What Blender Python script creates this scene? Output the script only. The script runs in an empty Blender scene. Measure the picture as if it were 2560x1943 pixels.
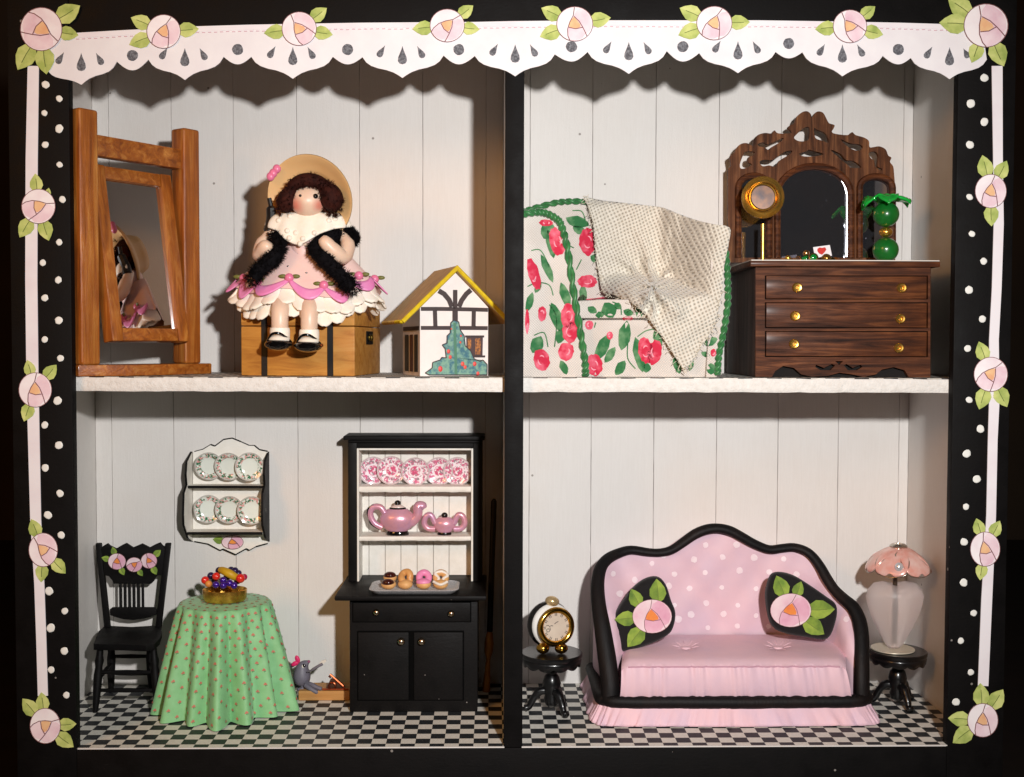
import bpy, bmesh, math, random
from mathutils import Vector, Matrix
from mathutils.bvhtree import BVHTree
from mathutils.geometry import tessellate_polygon, delaunay_2d_cdt
random.seed(7)
# 1 Blender unit = 10 cm: the display box is a miniature about 25 cm wide
SC = bpy.context.scene
COL = SC.collection
SC.unit_settings.system = 'METRIC'
SC.unit_settings.scale_length = 0.1
# ------------------------------------------------------------------ camera
F = 2.894; YAW = 0.0181; PITCH = 0.0378; ROLL = 0.0026
CAM = Vector((0.084, -2.915, 0.0))
def basis():
    cy, sy, cp, sp = math.cos(YAW), math.sin(YAW), math.cos(PITCH), math.sin(PITCH)
    f = Vector((sy*cp, cy*cp, -sp)); r = Vector((cy, -sy, 0)); u = r.cross(f)
    c, s = math.cos(ROLL), math.sin(ROLL)
    return c*r + s*u, -s*r + c*u, f
RT, UP, FW = basis()
cd = bpy.data.cameras.new('camera'); cam = bpy.data.objects.new('camera', cd); COL.objects.link(cam)
cam.matrix_world = Matrix((( RT.x, UP.x, -FW.x, CAM.x), (RT.y, UP.y, -FW.y, CAM.y), (RT.z, UP.z, -FW.z, CAM.z), (0, 0, 0, 1)))
cd.sensor_width = 36; cd.lens = 36*F/2.56; cd.clip_start = 0.05; cd.clip_end = 60
SC.camera = cam
# ------------------------------------------------------------------ world, lamps, exposure
w = bpy.data.worlds.new('World'); SC.world = w; w.use_nodes = True
bgn = w.node_tree.nodes['Background']
bgn.inputs[0].default_value = (0.5, 0.36, 0.26, 1); bgn.inputs[1].default_value = 0.012
def lamp(name, typ, loc, power, color, target=None, **kw):
    d = bpy.data.lights.new(name, typ); d.energy = power; d.color = color
    for k, v in kw.items(): setattr(d, k, v)
    o = bpy.data.objects.new(name, d); COL.objects.link(o); o.location = loc
    if target is not None:
        o.rotation_euler = (Vector(target) - Vector(loc)).to_track_quat('-Z', 'Y').to_euler()
    return o
# the camera's own flash, up and to the right of the lens, and a warm room lamp off to the left
lamp('camera_flash', 'SPOT', (0.084+0.53, -2.88, 0.47), 460, (1.0, 0.978, 0.965), (0.22, 0, -0.12),
     shadow_soft_size=0.055, spot_size=math.radians(88), spot_blend=1.0)
lamp('room_lamp', 'AREA', (-2.6, -3.4, 1.5), 50, (1.0, 0.45, 0.13), (0, 0.4, -0.3), shape='DISK', size=1.3)
SC.view_settings.view_transform = 'Standard'; SC.view_settings.look = 'None'
SC.view_settings.exposure = 0.0; SC.view_settings.gamma = 1.0
SC.view_settings.use_curve_mapping = False
SC.cycles.max_bounces = 8; SC.cycles.use_denoising = True
# ------------------------------------------------------------------ photo coordinates to points in the room
def ray(px, py):
    return RT*((px-1280)/1000/F) - UP*((py-971.5)/1000/F) + FW
def P(px, py, y):                      # the point at depth y seen at that place of the photograph
    d = ray(px, py); t = (y-CAM.y)/d.y
    return CAM + d*t
def G(px, py, z):                      # the point at height z
    d = ray(px, py); return CAM + d*((z-CAM.z)/d.z)
def K(y): return (y-CAM.y)/F/1000.0    # units per photo pixel at depth y
def crop(ox, oy, s): return lambda x, y: (ox+x/s, oy+y/s)
ZS, ZF, YB = -0.084, -1.024, 0.551     # shelf top, lower floor, back wall
XL, XR, WL, WR, XD = -0.964, 1.256, -1.096, 1.3455, 0.118
# ------------------------------------------------------------------ materials
MATS = {}
def lin(c):
    return tuple(((v/255.0)/12.92 if v/255.0 <= 0.04045 else ((v/255.0+0.055)/1.055)**2.4) for v in c)
class NT:
    def __init__(s, name):
        m = bpy.data.materials.new(name); m.use_nodes = True; s.m = m; s.t = m.node_tree
        s.b = s.t.nodes['Principled BSDF']; s.co = None
    def n(s, typ, **kw):
        x = s.t.nodes.new(typ)
        for k, v in kw.items(): setattr(x, k, v)
        return x
    def l(s, a, b): s.t.links.new(a, b)
    def coord(s, scale=(1, 1, 1), loc=(0, 0, 0), rot=(0, 0, 0), kind='Object'):
        if s.co is None: s.co = s.n('ShaderNodeTexCoord')
        mp = s.n('ShaderNodeMapping'); mp.inputs['Scale'].default_value = scale
        mp.inputs['Location'].default_value = loc; mp.inputs['Rotation'].default_value = rot
        s.l(s.co.outputs[kind], mp.inputs[0]); return mp.outputs[0]
    def noise(s, vec, scale, detail=4, rough=.55, dist=0):
        x = s.n('ShaderNodeTexNoise'); x.inputs['Scale'].default_value = scale; x.inputs['Detail'].default_value = detail
        x.inputs['Roughness'].default_value = rough; x.inputs['Distortion'].default_value = dist
        s.l(vec, x.inputs['Vector']); return x.outputs[0]
    def ramp(s, fac, stops, interp='LINEAR'):
        x = s.n('ShaderNodeValToRGB'); x.color_ramp.interpolation = interp; e = x.color_ramp.elements
        while len(e) < len(stops): e.new(0.5)
        for i, (p, c) in enumerate(stops):
            e[i].position = p; e[i].color = (c[0], c[1], c[2], 1) if not isinstance(c, (int, float)) else (c, c, c, 1)
        s.l(fac, x.inputs[0]); return x.outputs[0]
    def mix(s, fac, a, b, blend='MIX'):
        x = s.n('ShaderNodeMix', data_type='RGBA', blend_type=blend)
        for v, i in ((fac, 0), (a, 6), (b, 7)):
            if hasattr(v, 'is_output'): s.l(v, x.inputs[i])
            elif isinstance(v, (int, float)): x.inputs[i].default_value = v if i == 0 else (v, v, v, 1)
            else: x.inputs[i].default_value = (*v[:3], 1)
        return x.outputs[2]
    def math(s, op, a, b=None, c=None):
        x = s.n('ShaderNodeMath', operation=op)
        for i, v in enumerate((a, b, c)):
            if v is None: continue
            if hasattr(v, 'is_output'): s.l(v, x.inputs[i])
            else: x.inputs[i].default_value = v
        return x.outputs[0]
    def bump(s, h, strength, dist=0.002):
        x = s.n('ShaderNodeBump'); x.inputs['Strength'].default_value = strength; x.inputs['Distance'].default_value = dist
        s.l(h, x.inputs['Height']); s.l(x.outputs[0], s.b.inputs['Normal'])
    def col(s, c):
        if hasattr(c, 'is_output'): s.l(c, s.b.inputs['Base Color'])
        else: s.b.inputs['Base Color'].default_value = (*c, 1)
    def set(s, **kw):
        for k, v in kw.items():
            i = s.b.inputs[k.replace('_', ' ')]
            if hasattr(v, 'is_output'): s.l(v, i)
            else: i.default_value = v
def M(name, c, c2=None, rough=.5, metal=0, ns=30, stretch=(1, 1, 1), bump=0, bs=None, bd=.002, spec=.5, coat=0, contrast=(.3, .7), sheen=0, sss=0, rv=0, trans=0, ior=1.45):
    if name in MATS: return MATS[name]
    t = NT(name); c = lin(c)
    v = t.coord(stretch)
    n = t.noise(v, ns, 5)
    if c2 is not None: t.col(t.ramp(n, [(contrast[0], c), (contrast[1], lin(c2))]))
    else: t.col(c)
    t.set(Roughness=rough, Metallic=metal)
    if rv: t.l(t.ramp(n, [(.3, max(.02, rough-rv)), (.7, min(1, rough+rv))]), t.b.inputs['Roughness'])
    t.b.inputs['Specular IOR Level'].default_value = spec
    t.b.inputs['IOR'].default_value = ior
    if coat: t.b.inputs['Coat Weight'].default_value = coat; t.b.inputs['Coat Roughness'].default_value = .08
    if sheen: t.b.inputs['Sheen Weight'].default_value = sheen
    if sss:
        t.b.inputs['Subsurface Weight'].default_value = sss; t.b.inputs['Subsurface Radius'].default_value = (.03, .018, .012); t.b.inputs['Subsurface Scale'].default_value = .6
    if trans: t.b.inputs['Transmission Weight'].default_value = trans
    if bump: t.bump(t.noise(v, bs or ns*2, 6, .65), bump, bd)
    MATS[name] = t.m; return t.m
def worn_black(name, c, c2, rough, spec, density=26):
    # black paint with tiny pale chips and dust flecks
    if name in MATS: return MATS[name]
    t = NT(name); n = t.noise(t.coord(), 16, 4); base = t.ramp(n, [(.3, lin(c)), (.75, lin(c2))])
    vo = t.n('ShaderNodeTexVoronoi'); vo.inputs['Scale'].default_value = density; t.l(t.coord(), vo.inputs['Vector'])
    sz = t.noise(t.coord(), 7, 2); fl = t.math('LESS_THAN', vo.outputs['Distance'], t.math('MULTIPLY', t.math('SUBTRACT', sz, .5), .42))
    br = t.noise(t.coord((20, 20, 90)), 2, 5, .7); base = t.mix(t.ramp(br, [(.62, 0), (.8, .12)]), base, lin((70, 64, 62)))
    t.col(t.mix(t.math('MULTIPLY', fl, .55), base, lin((170, 164, 158)))); t.set(Roughness=t.ramp(n, [(.3, rough-.06), (.7, rough+.1)]), Specular_IOR_Level=spec)
    t.bump(t.mix(.5, t.noise(t.coord(), 120, 5, .7), br), .4, .002); MATS[name] = t.m; return t.m
def wood(name, dark, mid, light, axis='z', scale=1.0, rough=.4, coat=.3, bump=.25, spec=.5):
    if name in MATS: return MATS[name]
    t = NT(name); s = {'z': (34, 34, 2.2), 'x': (2.2, 34, 34), 'y': (34, 2.2, 34)}[axis]
    v = t.coord(tuple(a*scale for a in s))
    n = t.noise(v, 1.6, 6, .6, .8); n2 = t.noise(t.coord((3, 3, 3)), 3*scale, 3)
    base = t.ramp(n, [(.28, lin(dark)), (.5, lin(mid)), (.75, lin(light))])
    t.col(t.mix(t.ramp(n2, [(.35, 0.0), (.75, .55)]), base, lin(dark), 'MIX'))
    t.set(Roughness=t.ramp(n, [(.2, rough+.15), (.8, rough-.1)]), Coat_Weight=coat, Coat_Roughness=.18, Specular_IOR_Level=spec)
    t.bump(t.noise(t.coord(tuple(a*scale*2.2 for a in s)), 2, 6, .7), bump, .003)
    MATS[name] = t.m; return t.m
# ------------------------------------------------------------------ mesh building
class MB:
    def __init__(s): s.v = []; s.f = []; s.mi = []; s.cur = 0
    def add(s, vs, fs):
        o = len(s.v); s.v += [Vector(p) for p in vs]
        for f in fs: s.f.append([i+o for i in f]); s.mi.append(s.cur)
        return s
    def mat(s, i): s.cur = i; return s
    def bm(s, bm):
        bm.verts.ensure_lookup_table(); bm.verts.index_update()
        return s.add([p.co.copy() for p in bm.verts], [[q.index for q in f.verts] for f in bm.faces])
    def box(s, a, b, bevel=0, seg=2, M=None):
        a, b = Vector(a), Vector(b); bm = bmesh.new(); bmesh.ops.create_cube(bm, size=1)
        for v in bm.verts: v.co = Vector(((a[i]+b[i])/2 + v.co[i]*abs(b[i]-a[i]) for i in range(3)))
        if bevel: bmesh.ops.bevel(bm, geom=bm.edges[:], offset=bevel, segments=seg, affect='EDGES', profile=.6)
        if M is not None: bm.transform(M)
        s.bm(bm); bm.free(); return s
    def prism(s, pts, dy, holes=(), bevel=0, d=None):   # pts: outline in space (one plane), pushed back by dy (or by vector d)
        d = Vector((0, dy, 0)) if d is None else Vector(d)
        loops = [[Vector(p) for p in pts]] + [[Vector(p) for p in h] for h in holes]
        allp = [p for L in loops for p in L]; n = len(allp)
        tris = tessellate_polygon([[(p.x, p.z, 0) for p in L] for L in loops]) if abs(d.y) > 1e-9 and abs(d.y) >= abs(d.z) else tessellate_polygon([[(p.x, p.y, 0) for p in L] for L in loops])
        fs = []
        for t in tris:
            a, b, c = t; nn = (allp[b]-allp[a]).cross(allp[c]-allp[a])
            if nn.dot(d) > 0: a, b, c = a, c, b
            fs.append((a, b, c)); fs.append((a+n, c+n, b+n))
        o = 0
        for k, L in enumerate(loops):
            m = len(L); nn = sum((L[i].cross(L[(i+1) % m]) for i in range(m)), Vector())
            flip = (nn.dot(d) > 0) != (k > 0)
            for i in range(m):
                a, b = o+i, o+(i+1) % m
                fs.append((a, a+n, b+n, b) if not flip else (a, b, b+n, a+n))
            o += m
        vs = allp + [p+d for p in allp]
        if bevel:
            bm = bmesh.new(); bv = [bm.verts.new(p) for p in vs]
            for f in fs:
                try: bm.faces.new([bv[i] for i in f])
                except ValueError: pass
            bmesh.ops.recalc_face_normals(bm, faces=bm.faces)
            ed = [e for e in bm.edges if len(e.link_faces) == 2 and e.calc_face_angle(0) > .9]
            bmesh.ops.bevel(bm, geom=ed, offset=bevel, segments=2, affect='EDGES', profile=.6, clamp_overlap=True)
            s.bm(bm); bm.free(); return s
        return s.add(vs, fs)
    def lathe(s, c, prof, seg=24, axis=(0, 0, 1), sx=1, sy=1, a0=0):
        c = Vector(c); ax = Vector(axis).normalized()
        q = Vector((0, 0, 1)).rotation_difference(ax); vs = []; fs = []; m = len(prof)
        for r, z in prof:
            for k in range(seg):
                a = a0+2*math.pi*k/seg; vs.append(c + q @ Vector((r*math.cos(a)*sx, r*math.sin(a)*sy, z)))
        for j in range(m-1):
            for k in range(seg):
                k2 = (k+1) % seg; fs.append((j*seg+k, j*seg+k2, (j+1)*seg+k2, (j+1)*seg+k))
        if prof[0][0] > 1e-6: fs.append(tuple(range(seg-1, -1, -1)))
        if prof[-1][0] > 1e-6: fs.append(tuple((m-1)*seg+k for k in range(seg)))
        return s.add(vs, fs)
    def ball(s, c, r, seg=20, rings=12, rot=None, fn=None):
        r = (r, r, r) if isinstance(r, (int, float)) else r; c = Vector(c); vs = []; fs = []
        for j in range(rings+1):
            th = math.pi*j/rings
            for k in range(seg):
                a = 2*math.pi*k/seg; p = Vector((math.sin(th)*math.cos(a), math.sin(th)*math.sin(a), math.cos(th)))
                if fn: p = fn(p)
                p = Vector((p.x*r[0], p.y*r[1], p.z*r[2]))
                if rot is not None: p = rot @ p
                vs.append(c+p)
        for j in range(rings):
            for k in range(seg):
                k2 = (k+1) % seg; fs.append((j*seg+k, (j+1)*seg+k, (j+1)*seg+k2, j*seg+k2))
        return s.add(vs, fs)
    def tube(s, path, rad, seg=10, cap=True, closed=False, flat=None):
        path = [Vector(p) for p in path]; n = len(path)
        rad = [rad]*n if isinstance(rad, (int, float)) else list(rad)
        vs = []; fs = []; prev = None
        for i, p in enumerate(path):
            a = path[i-1] if (i > 0 or closed) else p; b = path[(i+1) % n] if (i < n-1 or closed) else p
            t = (b-a).normalized()
            if prev is None:
                u = t.cross(Vector((0, 1, 0)))
                if u.length < .05: u = t.cross(Vector((1, 0, 0)))
            else: u = prev - t*prev.dot(t)
            u.normalize(); prev = u; w_ = t.cross(u)
            for k in range(seg):
                an = 2*math.pi*k/seg; vs.append(p + (u*math.cos(an) + w_*math.sin(an)*(flat or 1))*rad[i])
        for i in range(n if closed else n-1):
            j = (i+1) % n
            for k in range(seg):
                k2 = (k+1) % seg; fs.append((i*seg+k, i*seg+k2, j*seg+k2, j*seg+k))
        if cap and not closed:
            fs.append(tuple(range(seg-1, -1, -1))); fs.append(tuple((n-1)*seg+k for k in range(seg)))
        return s.add(vs, fs)
    def grid(s, rows, closed=False):
        m = len(rows[0]); vs = [p for r in rows for p in r]; fs = []
        for j in range(len(rows)-1):
            for k in range(m if closed else m-1):
                k2 = (k+1) % m; fs.append((j*m+k, j*m+k2, (j+1)*m+k2, (j+1)*m+k))
        return s.add(vs, fs)
    def fuzz(s, pts, n, length, width, spread=.6, rnd=random):     # pts: (centre, direction) samples; short hairs standing off them
        for _ in range(n):
            c, d = pts[rnd.randrange(len(pts))]
            d = (d + Vector((rnd.gauss(0, spread), rnd.gauss(0, spread), rnd.gauss(0, spread)))).normalized()
            l = length*rnd.uniform(.6, 1.3); u = d.cross(Vector((rnd.random(), rnd.random(), rnd.random()))).normalized()*width
            m = c + d*l*.55 + u*rnd.uniform(-1, 1)*2
            s.add([c-u, c+u, m+u*.7, m-u*.7, c+d*l+u*rnd.uniform(-3, 3)], [(0, 1, 2, 3), (3, 2, 4)])
        return s
    def bvh(s): return BVHTree.FromPolygons([tuple(v) for v in s.v], s.f)
def wloc(o):
    v = Vector((0, 0, 0))
    while o is not None: v += o.location; o = o.parent
    return v
def obj(name, mb, mats, parent=None, smooth=35, solid=0, sub=0, base=None):
    mats = mats if isinstance(mats, (list, tuple)) else [mats]
    off = wloc(parent) if parent is not None else Vector(base) if base is not None else Vector((0, 0, 0))
    me = bpy.data.meshes.new(name); me.from_pydata([tuple(v-off) for v in mb.v], [], mb.f)
    for m in mats: me.materials.append(m)
    if len(mats) > 1: me.polygons.foreach_set('material_index', mb.mi)
    if smooth:
        me.polygons.foreach_set('use_smooth', [True]*len(me.polygons)); me.set_sharp_from_angle(angle=math.radians(smooth))
    me.update()
    o = bpy.data.objects.new(name, me); COL.objects.link(o); o.parent = parent
    if parent is None and base is not None: o.location = base
    if solid: md = o.modifiers.new('thickness', 'SOLIDIFY'); md.thickness = solid; md.offset = -1
    if sub: md = o.modifiers.new('smooth', 'SUBSURF'); md.levels = sub; md.render_levels = sub
    return o
def thing(name, label, cat, loc=(0, 0, 0), group=None):
    o = bpy.data.objects.new(name, None); COL.objects.link(o); o.location = loc; o.empty_display_size = .05
    return tag(o, label, cat, group)
def tag(o, label, cat, group=None):
    o['label'] = label; o['category'] = cat
    if group: o['group'] = group
    return o
def spline(pts, n=8, closed=False):
    pts = [Vector(p) for p in pts]; m = len(pts); out = []
    for i in range(m if closed else m-1):
        if closed: a, b, c, d = pts[i-1], pts[i], pts[(i+1) % m], pts[(i+2) % m]
        else: a, b, c, d = pts[max(i-1, 0)], pts[i], pts[i+1], pts[min(i+2, m-1)]
        for k in range(n):
            t = k/n; out.append(.5*((2*b) + (c-a)*t + (2*a-5*b+4*c-d)*t*t + (3*b-a-3*c+d)*t**3))
    if not closed: out.append(pts[-1])
    return out
def PP(f, pts, y): return [P(*f(*p), y) for p in pts]
def decal(mb, px, bvh, off=.0012, fan=True):
    # a small flat print laid on a surface: each corner is put where the surface stands
    c = (sum(p[0] for p in px)/len(px), sum(p[1] for p in px)/len(px)); pts = []
    for p in [c]+list(px):
        d = ray(*p).normalized(); h = bvh.ray_cast(CAM, d)
        if h[0] is None: return False
        pts.append(h[0] + (h[1] if h[1].dot(d) < 0 else -h[1])*off)
    n = len(px); mb.add(pts, [(0, 1+i, 1+(i+1) % n) for i in range(n)]); return True
def ell(cx, cy, rx, ry=None, n=14, rot=0, jit=0):
    ry = rx if ry is None else ry; o = []
    for k in range(n):
        a = 2*math.pi*k/n; j = 1+random.uniform(-jit, jit); x, y = rx*math.cos(a)*j, ry*math.sin(a)*j
        o.append((cx+x*math.cos(rot)-y*math.sin(rot), cy+x*math.sin(rot)+y*math.cos(rot)))
    return o
def stroke(pts, w):                    # a px polyline widened to a px polygon
    L = []; R = []
    for i, p in enumerate(pts):
        a = pts[max(0, i-1)]; b = pts[min(len(pts)-1, i+1)]; dx, dy = b[0]-a[0], b[1]-a[1]; l = math.hypot(dx, dy) or 1
        ww = w[i] if isinstance(w, (list, tuple)) else w
        L.append((p[0]-dy/l*ww/2, p[1]+dx/l*ww/2)); R.append((p[0]+dy/l*ww/2, p[1]-dx/l*ww/2))
    return L + R[::-1]
def strokes_decal(mb, pts, w, bvh, off=.0012):
    poly = stroke(pts, w); n = len(pts)
    for i in range(n-1): decal(mb, [poly[i], poly[i+1], poly[2*n-2-i], poly[2*n-1-i]], bvh, off)
# ================================================================== materials of the setting
def wall_paint():
    t = NT('white_wall_paint'); v = t.coord((60, 60, 3)); g = t.noise(v, 5, 5, .65); n = t.noise(t.coord(), 5, 3)
    base = t.mix(t.ramp(g, [(.3, 0), (.75, .35)]), lin((222, 219, 215)), lin((206, 201, 195)))
    base = t.mix(t.ramp(n, [(.45, 0), (.75, .25)]), base, lin((212, 202, 192)))
    vo = t.n('ShaderNodeTexVoronoi'); vo.inputs['Scale'].default_value = 9; t.l(t.coord(), vo.inputs['Vector'])
    sp = t.ramp(vo.outputs['Distance'], [(.0, 1), (.028, 1), (.036, 0)])
    base = t.mix(t.math('MULTIPLY', sp, .7), base, lin((96, 84, 74)))
    t.col(base); t.set(Roughness=.6, Specular_IOR_Level=.35); t.bump(t.mix(.5, t.noise(t.coord((150, 150, 12)), 3, 5, .7), t.noise(t.coord(), 190, 4)), .45, .002); return t.m
WHITE = wall_paint(); MATS['white_paint'] = WHITE
EDGEWHITE = M('white_edge_paint', (228, 225, 220), (214, 209, 202), .6, ns=60, bump=.9, bs=90, bd=.004)
BLACK = worn_black('black_paint', (8, 7, 7), (14, 12, 12), .6, .13, 17)
CREVICE = M('dark_crevice', (176, 165, 152), rough=.9)
LACEM = M('white_card', (234, 232, 234), (226, 222, 226), .7, ns=16, bump=.2, bs=220, bd=.001)
STRIPM = M('pinkish_white_card', (234, 230, 234), (226, 215, 222), .7, ns=10, contrast=(.45, .75))
EYELET = M('grey_print', (78, 78, 84), (128, 130, 136), .8, ns=230, contrast=(.4, .65))
DOTM = M('white_dot_paint', (238, 238, 232), (225, 226, 220), .5, ns=80)
PETALM = M('pale_pink_petal', (244, 238, 240), (230, 208, 216), .75, ns=16, contrast=(.42, .78))
PETALM2 = M('pink_petal', (242, 222, 228), (220, 178, 194), .75, ns=22, contrast=(.35, .8))
ORANGEM = M('orange_heart', (240, 200, 150), (230, 172, 128), .75, ns=40)
LEAFM = M('leaf_print', (208, 214, 134), (164, 182, 92), .75, ns=34, contrast=(.35, .7))
LEAFM2 = M('leaf_print_dark', (194, 204, 118), (144, 164, 80), .75, ns=34, contrast=(.35, .7))
INKM = M('brown_ink', (128, 86, 88), rough=.8)
LEAFINK = M('dark_green_ink', (104, 116, 56), rough=.8)
BRIGHTPETAL = M('bright_pink_petal', (234, 212, 216), (222, 172, 188), .75, ns=18, contrast=(.4, .75))
BRIGHTPETAL2 = M('bright_deep_petal', (228, 182, 198), (208, 134, 164), .75, ns=22, contrast=(.35, .8))
BRIGHTORANGE = M('bright_orange_heart', (236, 150, 60), (226, 118, 70), .75, ns=40)
BRIGHTLEAF = M('bright_leaf_print', (156, 178, 70), (106, 138, 50), .75, ns=34, contrast=(.35, .7))
BRIGHTLEAF2 = M('bright_leaf_dark', (134, 160, 58), (88, 118, 44), .75, ns=34, contrast=(.35, .7))
def checker_mat():
    t = NT('black_and_white_checker_print')
    T = .0375
    v = t.coord((1/T, 1/T, 0), (-(-.0718)/T, .0004, .5))
    c = t.n('ShaderNodeTexChecker'); c.inputs['Scale'].default_value = 1.0
    t.l(v, c.inputs[0])
    n = t.noise(t.coord(), 120, 4)
    bl = t.ramp(n, [(.3, lin((28, 30, 34))), (.7, lin((38, 42, 46)))]); wh = t.ramp(n, [(.3, lin((228, 224, 214))), (.7, lin((214, 210, 200)))])
    t.l(bl, c.inputs[1]); t.l(wh, c.inputs[2]); t.col(c.outputs[0]); t.set(Roughness=.55)
    t.bump(t.noise(t.coord(), 300, 3), .1, .001)
    return t.m
CHECK = checker_mat()
# ================================================================== surroundings
m = MB().box((-6, -1.2, -1.30), (6, 6, -1.24))
o = obj('tabletop', m, M('dark_table', (24, 18, 16), (34, 25, 20), .55, ns=5)); o['kind'] = 'structure'
m = MB().box((-9, 4.4, -1.3), (9, 4.5, 5))
o = obj('backdrop_wall', m, M('dark_brown_wall', (62, 46, 30), (44, 33, 24), .9, ns=1.5)); o['kind'] = 'structure'
# ================================================================== the display box
BOX = thing('display_box', 'black wooden display box with four white rooms, lace edge and rose cutouts', 'display box', (0, .25, -1.24))
b = lambda name, a, c, mt, bev=.003: obj(name, MB().box(a, c, bev), mt, BOX)
b('side_stile', (-1.114, 0, -1.22), (XL, .03, .93), BLACK); b('side_stile', (XR, 0, -1.22), (1.402, .03, .93), BLACK)
b('top_rail', (XL+.0005, .001, .735), (XR-.0005, .03, .93), BLACK); b('bottom_rail', (XL+.0005, -.002, -1.238), (XR-.0005, .03, ZF-.003), BLACK)
b('divider_facing', (XD, -.001, ZF-.002), (XD+.0475, .03, .737), BLACK)
b('divider', (XD+.002, .0305, ZF-.01), (XD+.0455, YB, .88), WHITE, .002)
b('side_wall', (WL-.016, .0305, -1.22), (WL, YB+.03, .92), WHITE, 0); b('side_wall', (WR, .0305, -1.22), (WR+.05, YB+.03, .92), WHITE, 0)
b('ceiling', (WL, .0305, .87), (WR, YB+.02, .92), WHITE, 0)
b('base_board', (WL, .0305, -1.2), (WR, YB+.02, ZF-.003), BLACK, 0)
bw = b('back_wall', (WL+.0005, YB+.012, ZF-.1), (WR-.0005, YB+.03, .915), CREVICE, 0)
def planks(seams, x0, x1):
    xs = [x0]+[P(s, 500, YB).x for s in seams if x0+.012 < P(s, 500, YB).x < x1-.012]+[x1]
    for a, c in zip(xs, xs[1:]):
        g = .0009
        y0 = YB+random.uniform(0, .001); zz = [ZF-.003+(.8695-ZF+.003)*i/60 for i in range(61)]
        L_ = [Vector((a+.0002+random.uniform(0, .0006), y0+.001, z)) for z in zz]; R_ = [Vector((c-.0002-random.uniform(0, .0006), y0+.001, z)) for z in zz]
        L2 = [p+Vector((.0010, -.001, 0)) for p in L_]; R2 = [p+Vector((-.0010, -.001, 0)) for p in R_]
        mm = MB().grid([[p+Vector((0, .0098, 0)) for p in L_], L_, L2, R2, R_, [p+Vector((0, .0098, 0)) for p in R_]][::-1])
        obj('plank', mm, WHITE, bw, smooth=30)
planks([273, 429, 584, 742, 899, 1057, 1215], WL+.0005, XD+.002)
planks([1325, 1481, 1639, 1797, 1952, 2104, 2257], XD+.0455, WR-.0005)
def shelf(x0, x1):
    m = MB(); n = 40; z0, z1, y0 = ZS-.0362, ZS-.0016, .0315
    rows = []
    for j in range(6):
        z = z0+(z1-z0)*j/5; yy = y0+(.002 if j in (0, 5) else 0)
        rows.append([Vector((x0+(x1-x0)*k/n, yy+random.uniform(-.0007, .0007), z+random.uniform(-.0008, .0008))) for k in range(n+1)])
    m.grid(rows); m.add([rows[-1][0], rows[-1][-1], (x1, YB-.0005, z1), (x0, YB-.0005, z1)], [(0, 1, 2, 3)])
    m.add([rows[0][0], rows[0][-1], (x1, YB-.0005, z0), (x0, YB-.0005, z0)], [(3, 2, 1, 0)])
    s = obj('shelf', m, EDGEWHITE, BOX)
    obj('checker_paper', MB().box((x0+.001, y0+.004, z1+.0003), (x1-.001, YB-.001, ZS)), CHECK, s, smooth=0)
shelf(WL+.0002, XD+.0018); shelf(XD+.0457, WR-.0002)
for x0, x1 in ((WL+.001, XD+.0015), (XD+.046, WR-.001)):
    o = obj('checker_paper', MB().box((x0, .0005, ZF-.0028), (x1, YB-.0005, ZF-.0003)), CHECK, BOX, smooth=0)
    xa, xb = max(x0, XL+.003), min(x1, XR-.003)
    obj('paper_edge', MB().box((xa, -.0015, ZF-.0029), (xb, .003, ZF)), WHITE, o, smooth=0)
# --- lace edge cut from card
LACE_KEYS = [('e', 121, 179), ('s', 203, 212), ('n', 292, 154), ('c', 331, 176), ('n', 371, 149), ('s', 462, 200), ('n', 559, 142), ('c', 594, 161), ('n', 628, 142),
    ('s', 732, 197), ('n', 832, 142), ('c', 869, 161), ('n', 906, 143), ('s', 1006, 195), ('n', 1109, 139), ('c', 1147, 161), ('n', 1187, 140), ('s', 1288, 191),
    ('n', 1387, 136), ('c', 1429, 154), ('n', 1469, 130), ('s', 1572, 185), ('n', 1667, 128), ('c', 1707, 154), ('n', 1748, 133), ('s', 1845, 183), ('n', 1939, 130),
    ('c', 1972, 146), ('n', 2006, 131), ('s', 2106, 191), ('n', 2207, 140), ('c', 2246, 161), ('n', 2277, 145), ('s', 2374, 198), ('e', 2467, 149)]
low = []
for (k0, x0, y0), (k1, x1, y1) in zip(LACE_KEYS, LACE_KEYS[1:]):
    if k0 == 'c' or k1 == 'c':
        for t in range(5):
            u = t/5; v = math.sin(u*math.pi/2) if k1 == 'c' else 1-math.cos(u*math.pi/2)
            low.append((x0+(x1-x0)*u, y0+(y1-y0)*v))
    else:
        cur = [(0, 0), (.1, .26), (.22, .42), (.4, .54), (.6, .62), (.78, .74), (.9, .87)]
        if k1 != 's': cur = [(0, 0)]+[(1-a, 1-c) for a, c in cur[:0:-1]]
        low += [(x0+(x1-x0)*a, y0+(y1-y0)*c) for a, c in cur]
low.append((2467, 149))
TOPL = [(150, 86), (195, 82), (300, 76), (490, 66), (620, 62), (900, 57), (1190, 55), (1280, 53), (1500, 51), (1720, 51), (1900, 51), (2100, 54), (2250, 57), (2350, 60), (2455, 66)]
ins = lambda L, d: [(x, y+d) for x, y in L]
YT = -.0035
lace = obj('lace_edge', MB().prism([P(x, y, YT) for x, y in [(112, 120)]+low+TOPL[::-1]], .0032), LACEM, BOX)
pl = stroke(ins(TOPL, 7), 12); obj('hem', MB().prism([P(x, y, YT-.0012) for x, y in pl], .0011), STRIPM, lace)
mm = MB()
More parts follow.
